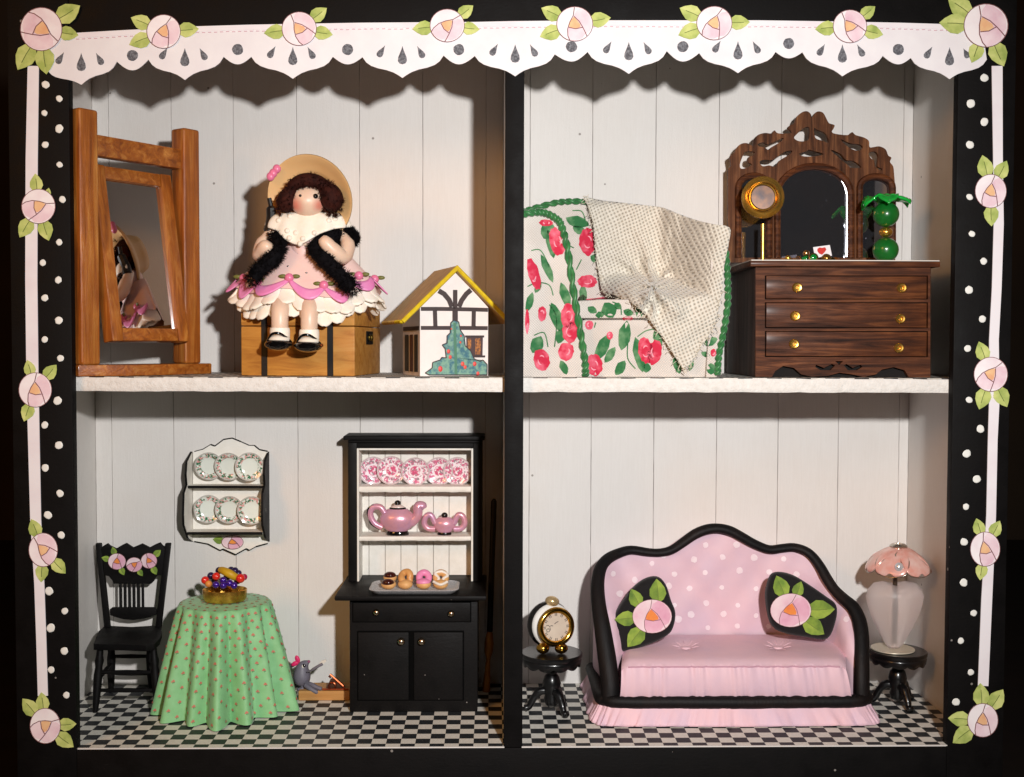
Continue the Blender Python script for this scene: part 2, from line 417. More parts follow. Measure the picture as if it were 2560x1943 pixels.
for i in range(150):
    x = 190+i*15; 
    if x > 2380: break
    yy = [a[1]+(c[1]-a[1])*(x-a[0])/(c[0]-a[0]) for a, c in zip(TOPL, TOPL[1:]) if a[0] <= x <= c[0]][0]+15+random.uniform(-.7, .7)
    mm.prism([P(x, yy, YT-.0008), P(x+8, yy-.1, YT-.0008), P(x+8, yy+1.9, YT-.0008), P(x, yy+2.1, YT-.0008)], .0006)
o = obj('stitches', mm, M('pink_stitch', (206, 168, 178), rough=.8), lace, smooth=0); o['kind'] = 'stuff'
def tear(cx, cy, h, w, rot):
    pts = []
    for k in range(14):
        a = 2*math.pi*k/14; y = -math.cos(a); x = math.sin(a)*(.5+.5*math.sin((y+1)/2*math.pi/2))*1.0
        x *= (y+1)/2*.9+.1
        pts.append((x*w*.75, y*h/2))
    c, s = math.cos(rot), math.sin(rot)
    return [(cx+x*c-y*s, cy+x*s+y*c) for x, y in pts]
for k, x, y in LACE_KEYS:
    if k == 's':
        for dx, dy, h, wd, r in ((0, -57, 46, 24, 0), (-52, -67, 34, 17, .55), (45, -65, 34, 17, -.5)):
            if x > 2300 and dx > 0: dx -= 4; h *= .8
            q = tear(x+dx, y+dy, h, wd, r)
            obj('eyelet', MB().prism([P(a, c, YT-.0006) for a, c in q], .0005), EYELET, lace)
    elif k == 'c': obj('eyelet', MB().prism([P(a, c, YT-.0006) for a, c in ell(x, y-37, 14, 14, 14, 0, .05)], .0005), EYELET, lace)
for pts in ([(83, 165, 28), (79, 400, 30), (78, 700, 30), (81, 960, 30), (89, 1300, 27), (98, 1460, 25), (103, 1600, 25), (107, 1740, 25)],
            [(2493, 165, 27), (2495, 390, 24), (2497, 560, 25), (2492, 720, 24), (2485, 850, 24), (2486, 1000, 26), (2482, 1100, 24), (2478, 1290, 24), (2467, 1500, 27), (2458, 1715, 26)]):
    pl = stroke([(a, c) for a, c, _ in pts], [q for *_, q in pts])
    obj('side_trim', MB().prism([P(x, y, -.0025) for x, y in pl], .0023), STRIPM, BOX)
# --- rose cutouts
def rose(parent, cx, cy, r, tips, y, rot=0, ry=None, bright=False, t=.002, name='rose_cutout', lw=1.0):
    ry = ry or r; pm = [BRIGHTPETAL, BRIGHTPETAL2, BRIGHTORANGE, INKM] if bright else [PETALM, PETALM2, ORANGEM, INKM]
    lm = [BRIGHTLEAF, BRIGHTLEAF2, LEAFINK] if bright else [LEAFM, LEAFM2, LEAFINK]
    holder = parent
    def T(u, v):
        c, s = math.cos(rot), math.sin(rot); return (cx+(u*c-v*s)*r, cy+(u*s+v*c)*ry)
    k = K(y)
    flower = MB(); f = flower
    f.prism([P(*T(math.cos(a), math.sin(a)), y-t) for a in [2*math.pi*i/26 for i in range(26)]], t)
    f.mat(1)                       # two darker petals
    f.prism([P(*T(*q), y-t*1.25) for q in [(-.05, -.45), (.35, -.05), (.62, .55), (.4, .85), (0, .97), (-.3, .92), (-.42, .5), (-.35, .1)]], t*.2)
    f.prism([P(*T(*q), y-t*1.2) for q in [(-.05, -.45), (.05, -.75), (.3, -.93), (.6, -.75), (.85, -.4), (.95, 0), (.85, .4), (.62, .55), (.35, -.05)]], t*.15)
    f.mat(2)
    f.prism([P(*T(*q), y-t*1.5) for q in [(-.06, -.42), (.14, -.2), (.3, .02), (.32, .18), (.05, .26), (-.3, .2), (-.33, .05), (-.22, -.2)]], t*.2)
    f.mat(3); lwp = max(2.0, r*.045)*lw
    for line in ([(-.02, -.97), (-.08, -.5), (-.28, -.1), (-.4, .3), (-.38, .7), (-.28, .94)], [(-.05, -.45), (.25, -.15), (.45, .2), (.6, .52), (.68, .72)], [(-.33, .2), (.05, .28), (.42, .2)]):
        f.prism([P(a, c, y-t*1.7) for a, c in stroke([T(*q) for q in line], lwp)], t*.15)
    ring = [T(math.cos(2*math.pi*i/28), math.sin(2*math.pi*i/28)) for i in range(29)]
    for i in range(28): f.prism([P(a, c, y-t*1.1) for a, c in stroke(ring[i:i+2], lwp*.8)], t*.1)
    root = obj(name, flower, pm, holder, smooth=30)
    for q in tips:
        tx, ty = q[0], q[1]; dx, dy = tx-cx, ty-cy; l = math.hypot(dx, dy); ux, uy = dx/l, dy/l
        bend = q[2] if len(q) > 2 else 0
        ca, sa = math.cos(bend), math.sin(bend); vx, vy = ux*ca-uy*sa, ux*sa+uy*ca
        e = math.hypot(ux*r, uy*ry)*.86; L = max(l-e*.95, r*.55)
        bx, by = tx-vx*L, ty-vy*L; px_, py_ = -vy, vx; W = L*.36
        def S(u, v): return (bx+vx*L*u+px_*W*v, by+vy*L*u+py_*W*v)
        lf = MB()
        mid = [(0, 0), (.3, .04), (.6, .03), (1, 0)]
        lf.prism([P(*S(*z), y-t*.6) for z in [(0, 0), (.12, .6), (.35, .98), (.6, .86), (.82, .48), (1, 0), (.6, .03), (.3, .04)]], t*.6)
        lf.mat(1).prism([P(*S(*z), y-t*.58) for z in [(0, 0), (.3, .04), (.6, .03), (1, 0), (.8, -.5), (.58, -.9), (.32, -.96), (.1, -.55)]], t*.58)
        lf.mat(2).prism([P(a, c, y-t*.8) for a, c in stroke([S(.12, .02), S(.4, .05), (S(.72, .02))], lwp*.8)], t*.15)
        obj('leaf', lf, lm, root, smooth=0)
    return root
YR = -.0052
for cx, cy, r, ry, rot, tips in [
    (103, 73, 52, 54, 2.2, [(200, 14), (196, 88), (44, 175), (116, 186)]), (409, 79, 42, 42, .5, [(327, 44), (323, 112), (497, 72)]),
    (748, 72, 43, 42, -.5, [(660, 83), (817, 20), (832, 87)]), (1118, 64, 43, 41, .9, [(1031, 73), (1183, 14), (1199, 74)]),
    (1437, 60, 45, 43, 0, [(1353, 20), (1350, 92), (1527, 44)]), (1786, 58, 44, 42, .5, [(1699, 20), (1696, 88), (1875, 55)]),
    (2125, 66, 42, 41, -.5, [(2038, 73), (2188, 16), (2208, 87)]), (2465, 64, 55, 54, -.3, [(2370, -4), (2348, 57), (2430, 157), (2510, 166)]),
    (96, 516, 42, 43, 1.4, [(88, 434), (122, 470, -.3), (49, 594), (122, 602)]), (88, 975, 41, 43, .1, [(68, 900), (141, 912), (60, 1054)]),
    (108, 1375, 36, 42, -.7, [(78, 1298), (103, 1456), (164, 1434)]), (113, 1815, 38, 44, 1.2, [(56, 1747), (103, 1731), (191, 1810), (184, 1868)]),
    (2477, 478, 39, 42, .3, [(2456, 388), (2517, 402), (2479, 566)]), (2477, 936, 42, 43, .8, [(2447, 854), (2448, 1024), (2518, 1018)]),
    (2463, 1373, 37, 43, -.1, [(2441, 1296), (2500, 1302), (2450, 1451)]), (2457, 1801, 38, 42, .2, [(2451, 1708), (2508, 1724), (2370, 1796), (2382, 1858)])]:
    rose(BOX, cx, cy, r, tips, YR if cy < 200 else -.0028, rot, ry)
for dots in ([(114, 212), (148, 247), (111, 283), (148, 322), (113, 362), (149, 412), (156, 499), (148, 606), (107, 657), (146, 700), (112, 745), (147, 801), (112, 849), (151, 896), (144, 1002), (112, 1063),
    (147, 1113), (113, 1170), (150, 1234), (120, 1288), (153, 1338), (123, 1478), (162, 1528), (127, 1570), (161, 1628), (128, 1675), (166, 1738)],
    [(2461, 195), (2427, 259), (2461, 305), (2425, 362), (2424, 493), (2430, 585), (2459, 653), (2423, 725), (2456, 798), (2419, 871), (2423, 1000), (2451, 1072), (2417, 1134), (2442, 1198), (2415, 1267), (2410, 1355), (2409, 1457), (2434, 1533), (2402, 1602), (2427, 1681), (2390, 1755)]):
    for x, y in dots:
        r = random.uniform(8, 11); q = ell(x, y, r, r*random.uniform(.88, 1.12), 12, random.random(), .08); mb = MB()
        c = P(x, y, -.0012); ring = [P(a, d, 0.0002) for a, d in q]; r2 = [P(x+(a-x)*.7, y+(d-y)*.8, -.0010) for a, d in q]
        mb.grid([ring, r2], True); mb.add(r2+[c], [(i, (i+1) % 12, 12) for i in range(12)])
        obj('painted_dot', mb, DOTM, BOX, smooth=60)
# ================================================================== upper left room
OAK = wood('golden_oak', (110, 52, 12), (168, 94, 29), (210, 144, 70), 'z', 1.0, .38, .35, .6)
OAKX = wood('golden_oak_cross', (110, 52, 12), (168, 94, 29), (210, 144, 70), 'x', 1.0, .38, .35, .6)
def mirror_mat(name, tint=(.82, .83, .85), rough=.02, scratch=.5, dust=0):
    if name in MATS: return MATS[name]
    t = NT(name); n = t.noise(t.coord((30, 30, 4)), 6, 6, .7)
    vo = t.n('ShaderNodeTexVoronoi'); vo.inputs['Scale'].default_value = 90; t.l(t.coord((1, 1, .55)), vo.inputs['Vector'])
    sz = t.noise(t.coord(), 60, 2); du = t.math('LESS_THAN', vo.outputs['Distance'], t.math('MULTIPLY', t.math('SUBTRACT', sz, .46), .5*dust))
    t.col(t.mix(du, tint, (.30, .30, .36))); t.set(Metallic=t.math('SUBTRACT', 1.0-.025*dust, t.math('MULTIPLY', du, .55)), Roughness=t.ramp(n, [(.6, rough), (.85, rough+.12*scratch)])); MATS[name] = t.m; return t.m
SILVER = mirror_mat('mirror_glass', (.66, .65, .66))
# --- standing swing mirror
fm = crop(150, 240, 2.332)
A = P(213, 945, .05); A.z = ZS; B_ = P(468, 935, .315); B_.z = ZS
e1 = (B_-A); wid = e1.length; e1 = e1.normalized(); nn = Vector((e1.y, -e1.x, 0)); mid = (A+B_)/2
def MF(x, y, z, o=mid): return Matrix(((e1.x, nn.x, 0, o.x), (e1.y, nn.y, 0, o.y), (0, 0, 1, o.z), (0, 0, 0, 1)))
MR = Matrix(((e1.x, -nn.x, 0, mid.x), (e1.y, -nn.y, 0, mid.y), (0, 0, 1, ZS), (0, 0, 0, 1)))   # local: x along stand, -y to the front, z up
CM = thing('standing_mirror', 'tall golden oak swing mirror standing on the upper left shelf', 'mirror', (mid.x, mid.y, ZS))
HP = P(213, 277, .06).z-ZS; t_ = .0275; h = wid/2
for s in (-1, 1):
    obj('post', MB().box((s*h-t_, -t_, .030), (s*h+t_, t_, HP), .008, 3, MR), OAK, CM)
obj('top_rail', MB().box((-h+t_+.0005, -.017, HP-.112), (h-t_-.0005, .017, HP-.058), .005, 2, MR), OAKX, CM)
bp = [(-h-.028, -.012), (-h*.5, -.046), (0, -.06), (h*.5, -.052), (h+.062, -.03), (h+.066, .03), (0, .05), (-h-.028, .03)]
bp = [Vector((x, y, .0005)) for x, y in bp]
bm_ = MB().prism([MR @ Vector((v.x, v.y, .0005)) for v in bp], 0, d=(0, 0, .0295), bevel=.004); obj('base', bm_, OAKX, CM)
TILT = MR @ Matrix.Translation((0, 0, HP*.5)) @ Matrix.Rotation(math.radians(-9), 4, 'X') @ Matrix.Translation((0, 0, -HP*.5))
fw_, z0, z1, rw = h-t_-.012, .085, HP-.128, .035
fr = obj('swing_frame', MB().box((-fw_, -.02, z0), (-fw_+rw, .018, z1), .004, 2, TILT).box((fw_-rw, -.02, z0), (fw_, .018, z1), .004, 2, TILT), OAK, CM)
obj('frame_rail', MB().box((-fw_+rw+.0004, -.018, z0+.001), (fw_-rw-.0004, .016, z0+rw), .004, 2, TILT), OAKX, fr)
obj('frame_rail', MB().box((-fw_+rw+.0004, -.018, z1-rw), (fw_-rw-.0004, .016, z1-.001), .004, 2, TILT), OAKX, fr)
obj('glass', MB().box((-fw_+rw-.003, -.006, z0+rw-.003), (fw_-rw+.003, .004, z1-rw+.003), 0, 2, TILT), SILVER, fr, smooth=0)
for s in (-1, 1):
    q = [MR @ Vector((s*(fw_-.003), 0, HP*.5)), MR @ Vector((s*(h-t_+.002), 0, HP*.5))]
    obj('pivot', MB().tube(q, .005, 8), M('brass', (180, 140, 60), rough=.3, metal=1), CM)
# --- trunk
fd = crop(540, 360, 2.798)
TW = wood('yellow_oak', (150, 94, 34), (190, 132, 56), (208, 156, 80), 'x', .8, .5, .08, .25, .3)
TL = P(603, 936, .165); TR_ = P(887, 936, .128); TL.z = TR_.z = ZS
e = (TR_-TL); tw = e.length; e.normalize(); nb = Vector((-e.y, e.x, 0))
TM = Matrix(((e.x, nb.x, 0, TL.x), (e.y, nb.y, 0, TL.y), (0, 0, 1, ZS+.0005), (0, 0, 0, 1)))
th = P(603, 757, .13).z-ZS; lidz = P(603, 815, .13).z-ZS; td = .31
TK = thing('trunk', 'small yellow oak trunk with two black straps under the doll', 'trunk', (TL.x+tw/2, .28, ZS))
obj('chest', MB().box((0, 0, 0), (tw, td, lidz-.0012), .004, 2, TM), TW, TK)
obj('lid', MB().box((0, 0, lidz+.0006), (tw, td, th), .004, 2, TM), TW, TK)
SATIN = M('black_satin_ribbon', (14, 12, 13), rough=.45, bump=.2, ns=120)
for px in (656, 827):
    x = (P(px, 900, .14)-TL).dot(e)
    obj('strap', MB().box((x-.0078, -.003, .0003), (x+.0078, .0005, th+.003), .0008, 1, TM).box((x-.0078, -.003, th+.0002), (x+.0078, td, th+.003), .0008, 1, TM), SATIN, TK)
GOLD = M('gold', (236, 190, 96), (216, 160, 64), .27, .92, ns=40, rv=.06)
DGOLD = M('dull_gold', (150, 122, 50), (60, 50, 24), .35, 1, ns=160)
cl = obj('clasp', MB().box((tw-.0005, td*.42, lidz-.048), (tw+.004, td*.42+.07, lidz-.012), .001, 1, TM), BLACK, TK)
for dz in (.035, .062): obj('catch', MB().ball(TM @ Vector((tw+.005, td*.42+dz-.014, lidz-.03)), (.005, .006, .010), 10, 8), DGOLD, cl)
# --- doll
YD = .17; kd = K(YD); fd_ = lambda x, y, yy=YD: P(*fd(x, y), yy)
SKIN = M('doll_skin_clay', (222, 188, 164), (230, 200, 176), .42, ns=20, sss=.25)
CREAM = M('cream_clay', (240, 226, 208), (246, 236, 222), .5, ns=40, bump=.15, bs=90, sss=.1)
PALEPINK = M('pale_pink_clay', (238, 204, 194), (230, 190, 184), .45, ns=14, sss=.15)
HOTPINK = M('hot_pink_clay', (222, 120, 178), (232, 146, 192), .42, ns=30)
HATM = M('straw_hat_clay', (222, 182, 130), (214, 170, 114), .4, ns=8, sss=.15)
HAIRM = M('dark_brown_yarn', (62, 26, 18), (32, 12, 10), .8, ns=60, spec=.15)
BOAM = M('black_boa_fluff', (9, 8, 10), (18, 16, 19), .9, ns=80, spec=.1)
GLOSSBLACK = M('gloss_black', (10, 9, 10), rough=.12, coat=.6)
OLIVE = M('olive_clay', (104, 104, 46), rough=.5)
PIPINK = M('bead_pink_clay', (226, 120, 156), rough=.3)
DOLL = thing('doll', 'clay doll with straw hat, black boa and pink petal dress sitting on the trunk', 'doll', (fd_(640, 1120).x, YD, ZS+th))
# body core: torso, neck, head, arms, legs as one surface
body = MB()
hd = fd_(640, 398, .135)
def headfn(p):
    q = p.copy()
    if p.z < 0: q.x *= 1+.10*(-p.z)*(1+p.z)*2
    if p.y < 0: q.y *= 1.0+.06*max(0, 1-abs(p.z+.15)*3)*max(0, 1-abs(p.x)*3)
    return q
body.ball(hd, (118*kd/2.798, 105*kd/2.798, 108*kd/2.798), 32, 22, fn=headfn)
tors = [fd_(640, 480, .15), fd_(635, 560, .16), fd_(625, 640, .165), fd_(605, 720, .17), fd_(600, 800, .175)]
body.tube(spline(tors, 5), [a*kd/2.798 for a in [45]*5+[95]*5+[100]*5+[82]*5+[80]], 16)
armR = spline([fd_(840, 600, .165), fd_(920, 700, .14), fd_(890, 790, .115), fd_(815, 740, .095), fd_(735, 655, .085)], 5)
body.tube(armR, [a*kd/2.798 for a in [40]*5+[50]*3+[53]*4+[54]*4+[50, 50, 46, 38, 22]], 14)
armL = spline([fd_(410, 600, .165), fd_(330, 690, .15), fd_(305, 775, .125), fd_(345, 730, .10), fd_(375, 685, .095)], 5)
body.tube(armL, [a*kd/2.798 for a in [40]*5+[48]*5+[50]*4+[54]*3+[52, 46, 36, 20]], 14)
for px in (447, 652):
    leg = spline([fd_(px+8, 1010, .16), fd_(px+4, 1130, .10), fd_(px, 1200, .078), fd_(px, 1300, .078)], 4)
    body.tube(leg, [a*kd/2.798 for a in [66]*4+[62]*4+[58]*4+[54]], 14)
def blush_skin():
    t = NT('doll_skin_with_blush'); base = t.ramp(t.noise(t.coord(), 20, 4), [(.3, lin((222, 188, 164))), (.7, lin((230, 200, 176)))])
    for (px, py), rad in (((552, 432), .030), ((725, 428), .024)):
        h_ = body.bvh().ray_cast(CAM, ray(*fd(px, py)).normalized())[0]
        if h_ is None: continue
        d = t.n('ShaderNodeVectorMath', operation='DISTANCE'); t.l(t.coord(), d.inputs[0]); d.inputs[1].default_value = h_-wloc(DOLL)
        base = t.mix(t.ramp(d.outputs['Value'], [(rad*.25, .85), (rad, 0)]), base, lin((214, 122, 104)))
    t.col(base); t.set(Roughness=.4, Subsurface_Weight=.2, Subsurface_Scale=.6); t.b.inputs['Subsurface Radius'].default_value = (.03, .018, .012); return t.m
obj('body', body, blush_skin(), DOLL, smooth=80)
yf = hd.y-105*kd/2.798
for ex, ey, rr in ((696, 366, 18), (590, 362, 10)):
    bv = body.bvh(); q = fd(ex, ey); d = ray(*q).normalized(); hh = bv.ray_cast(CAM, d)
    obj('eye', MB().ball(hh[0], rr*kd/2.798, 14, 10), GLOSSBLACK, DOLL)
bv = body.bvh()
CHEEK = M('cheek_blush', (220, 160, 136), (218, 168, 142), .45, ns=20)
for cx_, cy_, rx_, ry_ in ((592, 436, 32, 44), (716, 425, 22, 30)):
    continue
    c2 = MB(); decal(c2, [fd(a, b2) for a, b2 in ell(cx_, cy_, rx_, ry_, 18)], bv, .0006); obj('cheek', c2, CHEEK, DOLL, smooth=80)
nose = MB(); q = bv.ray_cast(CAM, ray(*fd(628, 420)).normalized())[0]; nose.ball(q+Vector((0, .006, 0)), (.007, .007, .007), 12, 8)
# socks and shoes
for px, py in ((447, 1310), (652, 1322)):
    c = fd_(px, py, .078)
    obj('sock', MB().lathe(c+Vector((0, 0, -.03)), [(.021, 0), (.0255, .004), (.0262, .03), (.025, .038), (.021, .040)], 18), CREAM, DOLL)
    s0 = fd_(px-8, py+92, .055)
    sh = MB().ball(s0, (.036, .042, .0165), 22, 12, fn=lambda p: Vector((p.x, p.y, p.z if p.z < 0 else p.z*.9)))
    so = obj('shoe', sh, GLOSSBLACK, DOLL)
    obj('sock_toe', MB().ball(s0+Vector((.002, .0, .012)), (.028, .03, .013), 16, 8), CREAM, so)
    st = spline([s0+Vector((-.031, .004, .004)), s0+Vector((-.014, -.022, .025)), s0+Vector((.008, -.024, .027)), s0+Vector((.031, .002, .006))], 5)
    obj('shoe_strap', MB().tube(st, .0036, 8), GLOSSBLACK, so)
    if px > 600: obj('buckle', MB().ball(s0+Vector((.036, -.008, .002)), .0045, 10, 8), M('copper', (196, 116, 70), rough=.3, metal=1), so)
# dress: skirt, scallops, petticoat petals
sk_c = fd_(622, 680, .175)
hem = [(95, 1060), (180, 1050), (300, 1075), (400, 1040), (560, 1060), (700, 1030), (860, 1050), (1000, 1070), (1170, 1055)]
def skirt_pt(u, v, grow=1.0):      # u: 0..1 around the front from left to right, v: 0 waist, 1 hem
    a = math.pi*(1.0-u); cx_ = fd_(628, 0).x; R = (.062+(.194-.062)*v**1.05)*grow
    fl = 1+.035*math.sin(u*math.pi*7+.5)*v
    zt, zb = fd_(0, 640).z, fd_(0, 1035).z
    sag = (.012*math.sin(u*math.pi*5+1)+.008*math.sin(u*9))*v
    return Vector((cx_+math.cos(a)*R*fl, .205-math.sin(a)*R*.62*fl, zt+(zb-zt)*(v**1.15)+sag))
rows = [[skirt_pt(k/40*2-.5 if False else k/40, j/10) for k in range(41)] for j in range(11)]
back = [[Vector((p.x, .205+abs(.205-p.y)*.25, p.z)) for p in r[::-1]][1:-1] for r in rows]
sk = MB().grid([r+bq for r, bq in zip(rows, back)], True)
skirt = obj('skirt', sk, PALEPINK, DOLL, smooth=60)
bvs = sk.bvh()
for a0, a1, d0 in ((.04, .13, 1), (.13, .27, 1), (.27, .44, 1), (.44, .60, 1), (.60, .74, 1), (.74, .88, 1), (.88, .96, 1)):
    g = []; n = 10
    for j in range(5):
        r_ = []
        for k in range(n+1):
            u = a0+(a1-a0)*k/n; s_ = math.sin(math.pi*k/n)
            top = .84+.10*s_; bot = .90+.20*s_
            v = top+(bot-top)*j/4; r_.append(skirt_pt(u, v, 1.025))
        g.append(r_)
    obj('scallop', MB().grid(g), HOTPINK, skirt, smooth=70, solid=.003)
    pth = [skirt_pt(a0+(a1-a0)*k/n, .845+.10*math.sin(math.pi*k/n), 1.035) for k in range(1, n)]
    obj('scallop_line', MB().tube(pth, .0018, 6), M('black_line', (16, 14, 14), rough=.4), skirt)
for u in (.13, .27, .44, .60, .80, .93):
    c = skirt_pt(u, .83, 1.05); obj('rosebud', MB().ball(c, (.012, .010, .012), 14, 10), PIPINK, skirt)
    for s in (-1, 1): obj('bud_leaf', MB().ball(c+Vector((s*.017, .002, .004)), (.011, .004, .0055), 10, 8), OLIVE, skirt)
for px, py in ((577, 765), (503, 856), (632, 902), (1022, 942)):
    h_ = bvs.ray_cast(CAM, ray(*fd(px, py)).normalized())
    if h_[0]: obj('skirt_dot', MB().ball(h_[0], (.0032, .0012, .0022), 8, 6), GLOSSBLACK, skirt)
random.seed(3)
for layer in range(2):
    npet = 15
    for k in range(npet):
        u = (k+.5+layer*.4)/npet; 
        if u > 1: continue
        top = skirt_pt(u, .93, .93-.06*layer); out = skirt_pt(u, 1.08, 1.02-.05*layer); d = (out-top); side = Vector((d.y, -d.x, 0))
        side = (skirt_pt(min(1, u+.02), .95)-skirt_pt(max(0, u-.02), .95)).normalized(); L = .064+.030*layer*math.sin(math.pi*u)+random.uniform(-.006, .008); d = (d.normalized()+Vector((0, 0, -.9-.8*layer))).normalized()
        nrm = side.cross(d).normalized(); g = []
        for j in range(7):
            v = j/6; w2 = .0225*(.55+.55*math.sin(min(v, .97)*math.pi*.62+.25))*(1 if v < .8 else math.sqrt(max(.02, 1-((v-.8)/.2)**2)))
            cpt = top+d*L*v+nrm*(.01*math.sin(v*math.pi))
            g.append([cpt+side*w2*x+nrm*(-.007*(1-x*x)*math.sin(v*2.5)) for x in (-1, -.6, -.2, .2, .6, 1)])
        obj('petticoat_petal', MB().grid(g), CREAM, skirt, smooth=80, solid=.006, sub=1)
bodice = MB().tube(spline([fd_(628, 560, .165), fd_(615, 640, .165), fd_(610, 700, .165), fd_(615, 800, .17), fd_(622, 900, .175)], 5), [a*kd/2.798 for a in [110]*5+[100]*5+[88]*5+[110]*5+[150]], 18)
obj('bodice', bodice, PALEPINK, DOLL, smooth=70)
plx = spline([fd_(548, 640, .108), fd_(555, 720, .105), fd_(525, 800, .1)], 4)
# collar
g = []
for j in range(9):
    v = j/8; row = []
    for k in range(25):
        a = math.pi*(1-k/24); lob = 1+.07*math.cos(k/24*math.pi*12)*v
        rx = (95+185*math.sin(v*math.pi/2))/2.798*kd*lob; ry_ = (60+78*v)/2.798*kd*lob
        zz = 500+95*v*v*.9+40*v*math.sin(math.pi*k/24)**2+100*v*v*math.exp(-((k-10.5)/3.6)**2)+ (18*math.sin(v*math.pi))*-1
        row.append(Vector((fd_(645, 0).x+math.cos(a)*rx, .165-math.sin(a)*ry_, fd_(0, zz).z)))
    g.append(row)
cgm = MB().grid(g); col_ = obj('collar', cgm, CREAM, DOLL, smooth=80, solid=.006, sub=1)
for px, py in ((440, 538), (520, 510), (790, 540), (835, 528), (870, 520), (515, 660), (560, 625), (610, 665), (640, 690), (590, 700), (500, 610), (690, 625)):
    hq = cgm.bvh().ray_cast(CAM, ray(*fd(px, py)).normalized())[0]
    if hq: obj('pearl', MB().ball(hq+Vector((0, -.005, 0)), .0075, 10, 8), CREAM, col_)
# hat: a shallow bowl behind the head, tilted
hc = fd_(670, 384, .165); rot = Matrix.Rotation(math.radians(-28), 3, 'Y') @ Matrix.Rotation(math.radians(-62), 3, 'X')
ax = Vector((.08, .88, .30)).normalized()
q_ = Vector((0, 0, 1)).rotation_difference(ax).to_matrix()
prof = [(.001, .055), (.03, .055), (.05, .048), (.056, .03), (.06, .012), (.078, .004), (.10, -.006), (.114, -.016), (.118, -.017), (.119, -.012), (.116, -.008), (.10, .002), (.08, .011), (.066, .02), (.062, .038), (.054, .056), (.03, .064), (.001, .064)]
hat = MB(); seg = 48
roll2 = Matrix.Rotation(math.radians(32), 3, Vector((0, 1, 0)))
vs = []
for r_, z_ in prof:
    for k in range(seg):
        a = 2*math.pi*k/seg; p = Vector((r_*math.cos(a)*1.0, r_*math.sin(a)*.98, z_)); vs.append(hc + roll2 @ (q_ @ p))
hat.add(vs, [(j*seg+k, j*seg+(k+1) % seg, (j+1)*seg+(k+1) % seg, (j+1)*seg+k) for j in range(len(prof)-1) for k in range(seg)])
hobj = obj('hat', hat, HATM, DOLL, smooth=80)
for px, py in ((425, 175), (382, 228), (400, 205)): obj('hat_flower', MB().ball(fd_(px, py, .150), (.011, .009, .012), 12, 8), PIPINK, hobj)
obj('hat_ribbon', MB().tube(spline([fd_(372, 380, .155), fd_(385, 450, .155), fd_(385, 540, .16), fd_(365, 620, .16)], 5), [.006]*5+[.013]*5+[.014]*5+[.01], 8), SATIN, hobj)
# hair
pts = []; hair = MB()
def hairlock(path, rads, dens, ln):
    path = spline(path, 5); rr = [rads[0]+(rads[1]-rads[0])*math.sin(math.pi*i/(len(path)-1)) for i in range(len(path))]
    hair.tube(path, rr, 8)
    for i, c in enumerate(path):
        for _ in range(10):
            d = Vector((random.gauss(0, 1), random.gauss(0, 1), random.gauss(0, 1))).normalized(); pts.append((c+d*rr[i]*.9, d+Vector((0, 0, -.8))))
hairlock([fd_(520, 320, .115), fd_(560, 275, .11), fd_(630, 252, .108), fd_(720, 265, .11), fd_(790, 320, .115)], (.012, .018), 0, 0)
hairlock([fd_(762, 300, .105), fd_(800, 350, .11), fd_(816, 410, .115), fd_(830, 460, .125)], (.015, .030), 0, 0)
hairlock([fd_(545, 310, .115), fd_(505, 370, .12), fd_(490, 420, .125), fd_(470, 465, .13)], (.013, .026), 0, 0)
hairlock([fd_(640, 320, .165), fd_(700, 350, .18), fd_(760, 400, .17)], (.036, .044), 0, 0)
hair.ball(hd+Vector((0, .03, .006)), (.050, .036, .041), 24, 16)
hair.fuzz(pts, 5200, .011, .0009, .5)
obj('hair', hair, HAIRM, DOLL, smooth=60)
# boa
def boa(path, r0):
    mb = MB(); path = spline(path, 7); pp = []
    mb.tube(path, [r0*.85*(.7+.3*math.sin(math.pi*min(1, max(0, i/(len(path)-1))))) for i in range(len(path))], 8)
    for i, c in enumerate(path):
        for _ in range(30):
            d = Vector((random.gauss(0, 1), random.gauss(0, 1), random.gauss(0, 1))).normalized(); pp.append((c+d*r0*.75, d))
    mb.fuzz(pp, 5200, r0*.55, .0008, .5); return mb
obj('boa', boa([fd_(940, 640, .17), fd_(880, 640, .16), fd_(820, 650, .14), fd_(700, 720, .115), fd_(740, 790, .09), fd_(830, 880, .075), fd_(905, 960, .065), fd_(955, 1005, .06)], .024), BOAM, DOLL, smooth=60)
obj('boa', boa([fd_(420, 640, .14), fd_(440, 720, .11), fd_(400, 800, .09), fd_(320, 870, .08), fd_(260, 940, .075)], .023), BOAM, DOLL, smooth=60)
obj('boa', boa([fd_(930, 630, .17), fd_(950, 670, .165), fd_(900, 700, .16)], .02), BOAM, DOLL, smooth=60)
# --- toy cottage
fh = crop(900, 600, 4.0)
FL = P(1050, 940, .15); FR = P(1220, 940, .205); FL.z = FR.z = ZS+.0005
e = FR-FL; hw = e.length; e.normalize(); nb = Vector((-e.y, e.x, 0)); hd_ = .205
HM = lambda x, y, z: FL+e*x+nb*y+Vector((0, 0, z))
he = P(1050, 767, .15).z-ZS; ha = P(1137, 676, .18).z-ZS
PLASTER = M('cottage_white_card', (232, 224, 220), (222, 214, 210), .6, ns=18, bump=.15, bs=150)
BEAM = M('cottage_beam_print', (58, 40, 38), (44, 30, 30), .6, ns=40)
ROOF = M('thatch_gold_paint', (210, 168, 88), (174, 130, 60), .6, ns=26, stretch=(1, 3, 1), bump=.3)
ROOFEDGE = M('yellow_edge_paint', (222, 196, 24), (196, 164, 20), .5, ns=50)
COT = thing('toy_cottage', 'tiny half timbered toy cottage with yellow edged roof', 'toy house', HM(hw/2, hd_/2, 0))
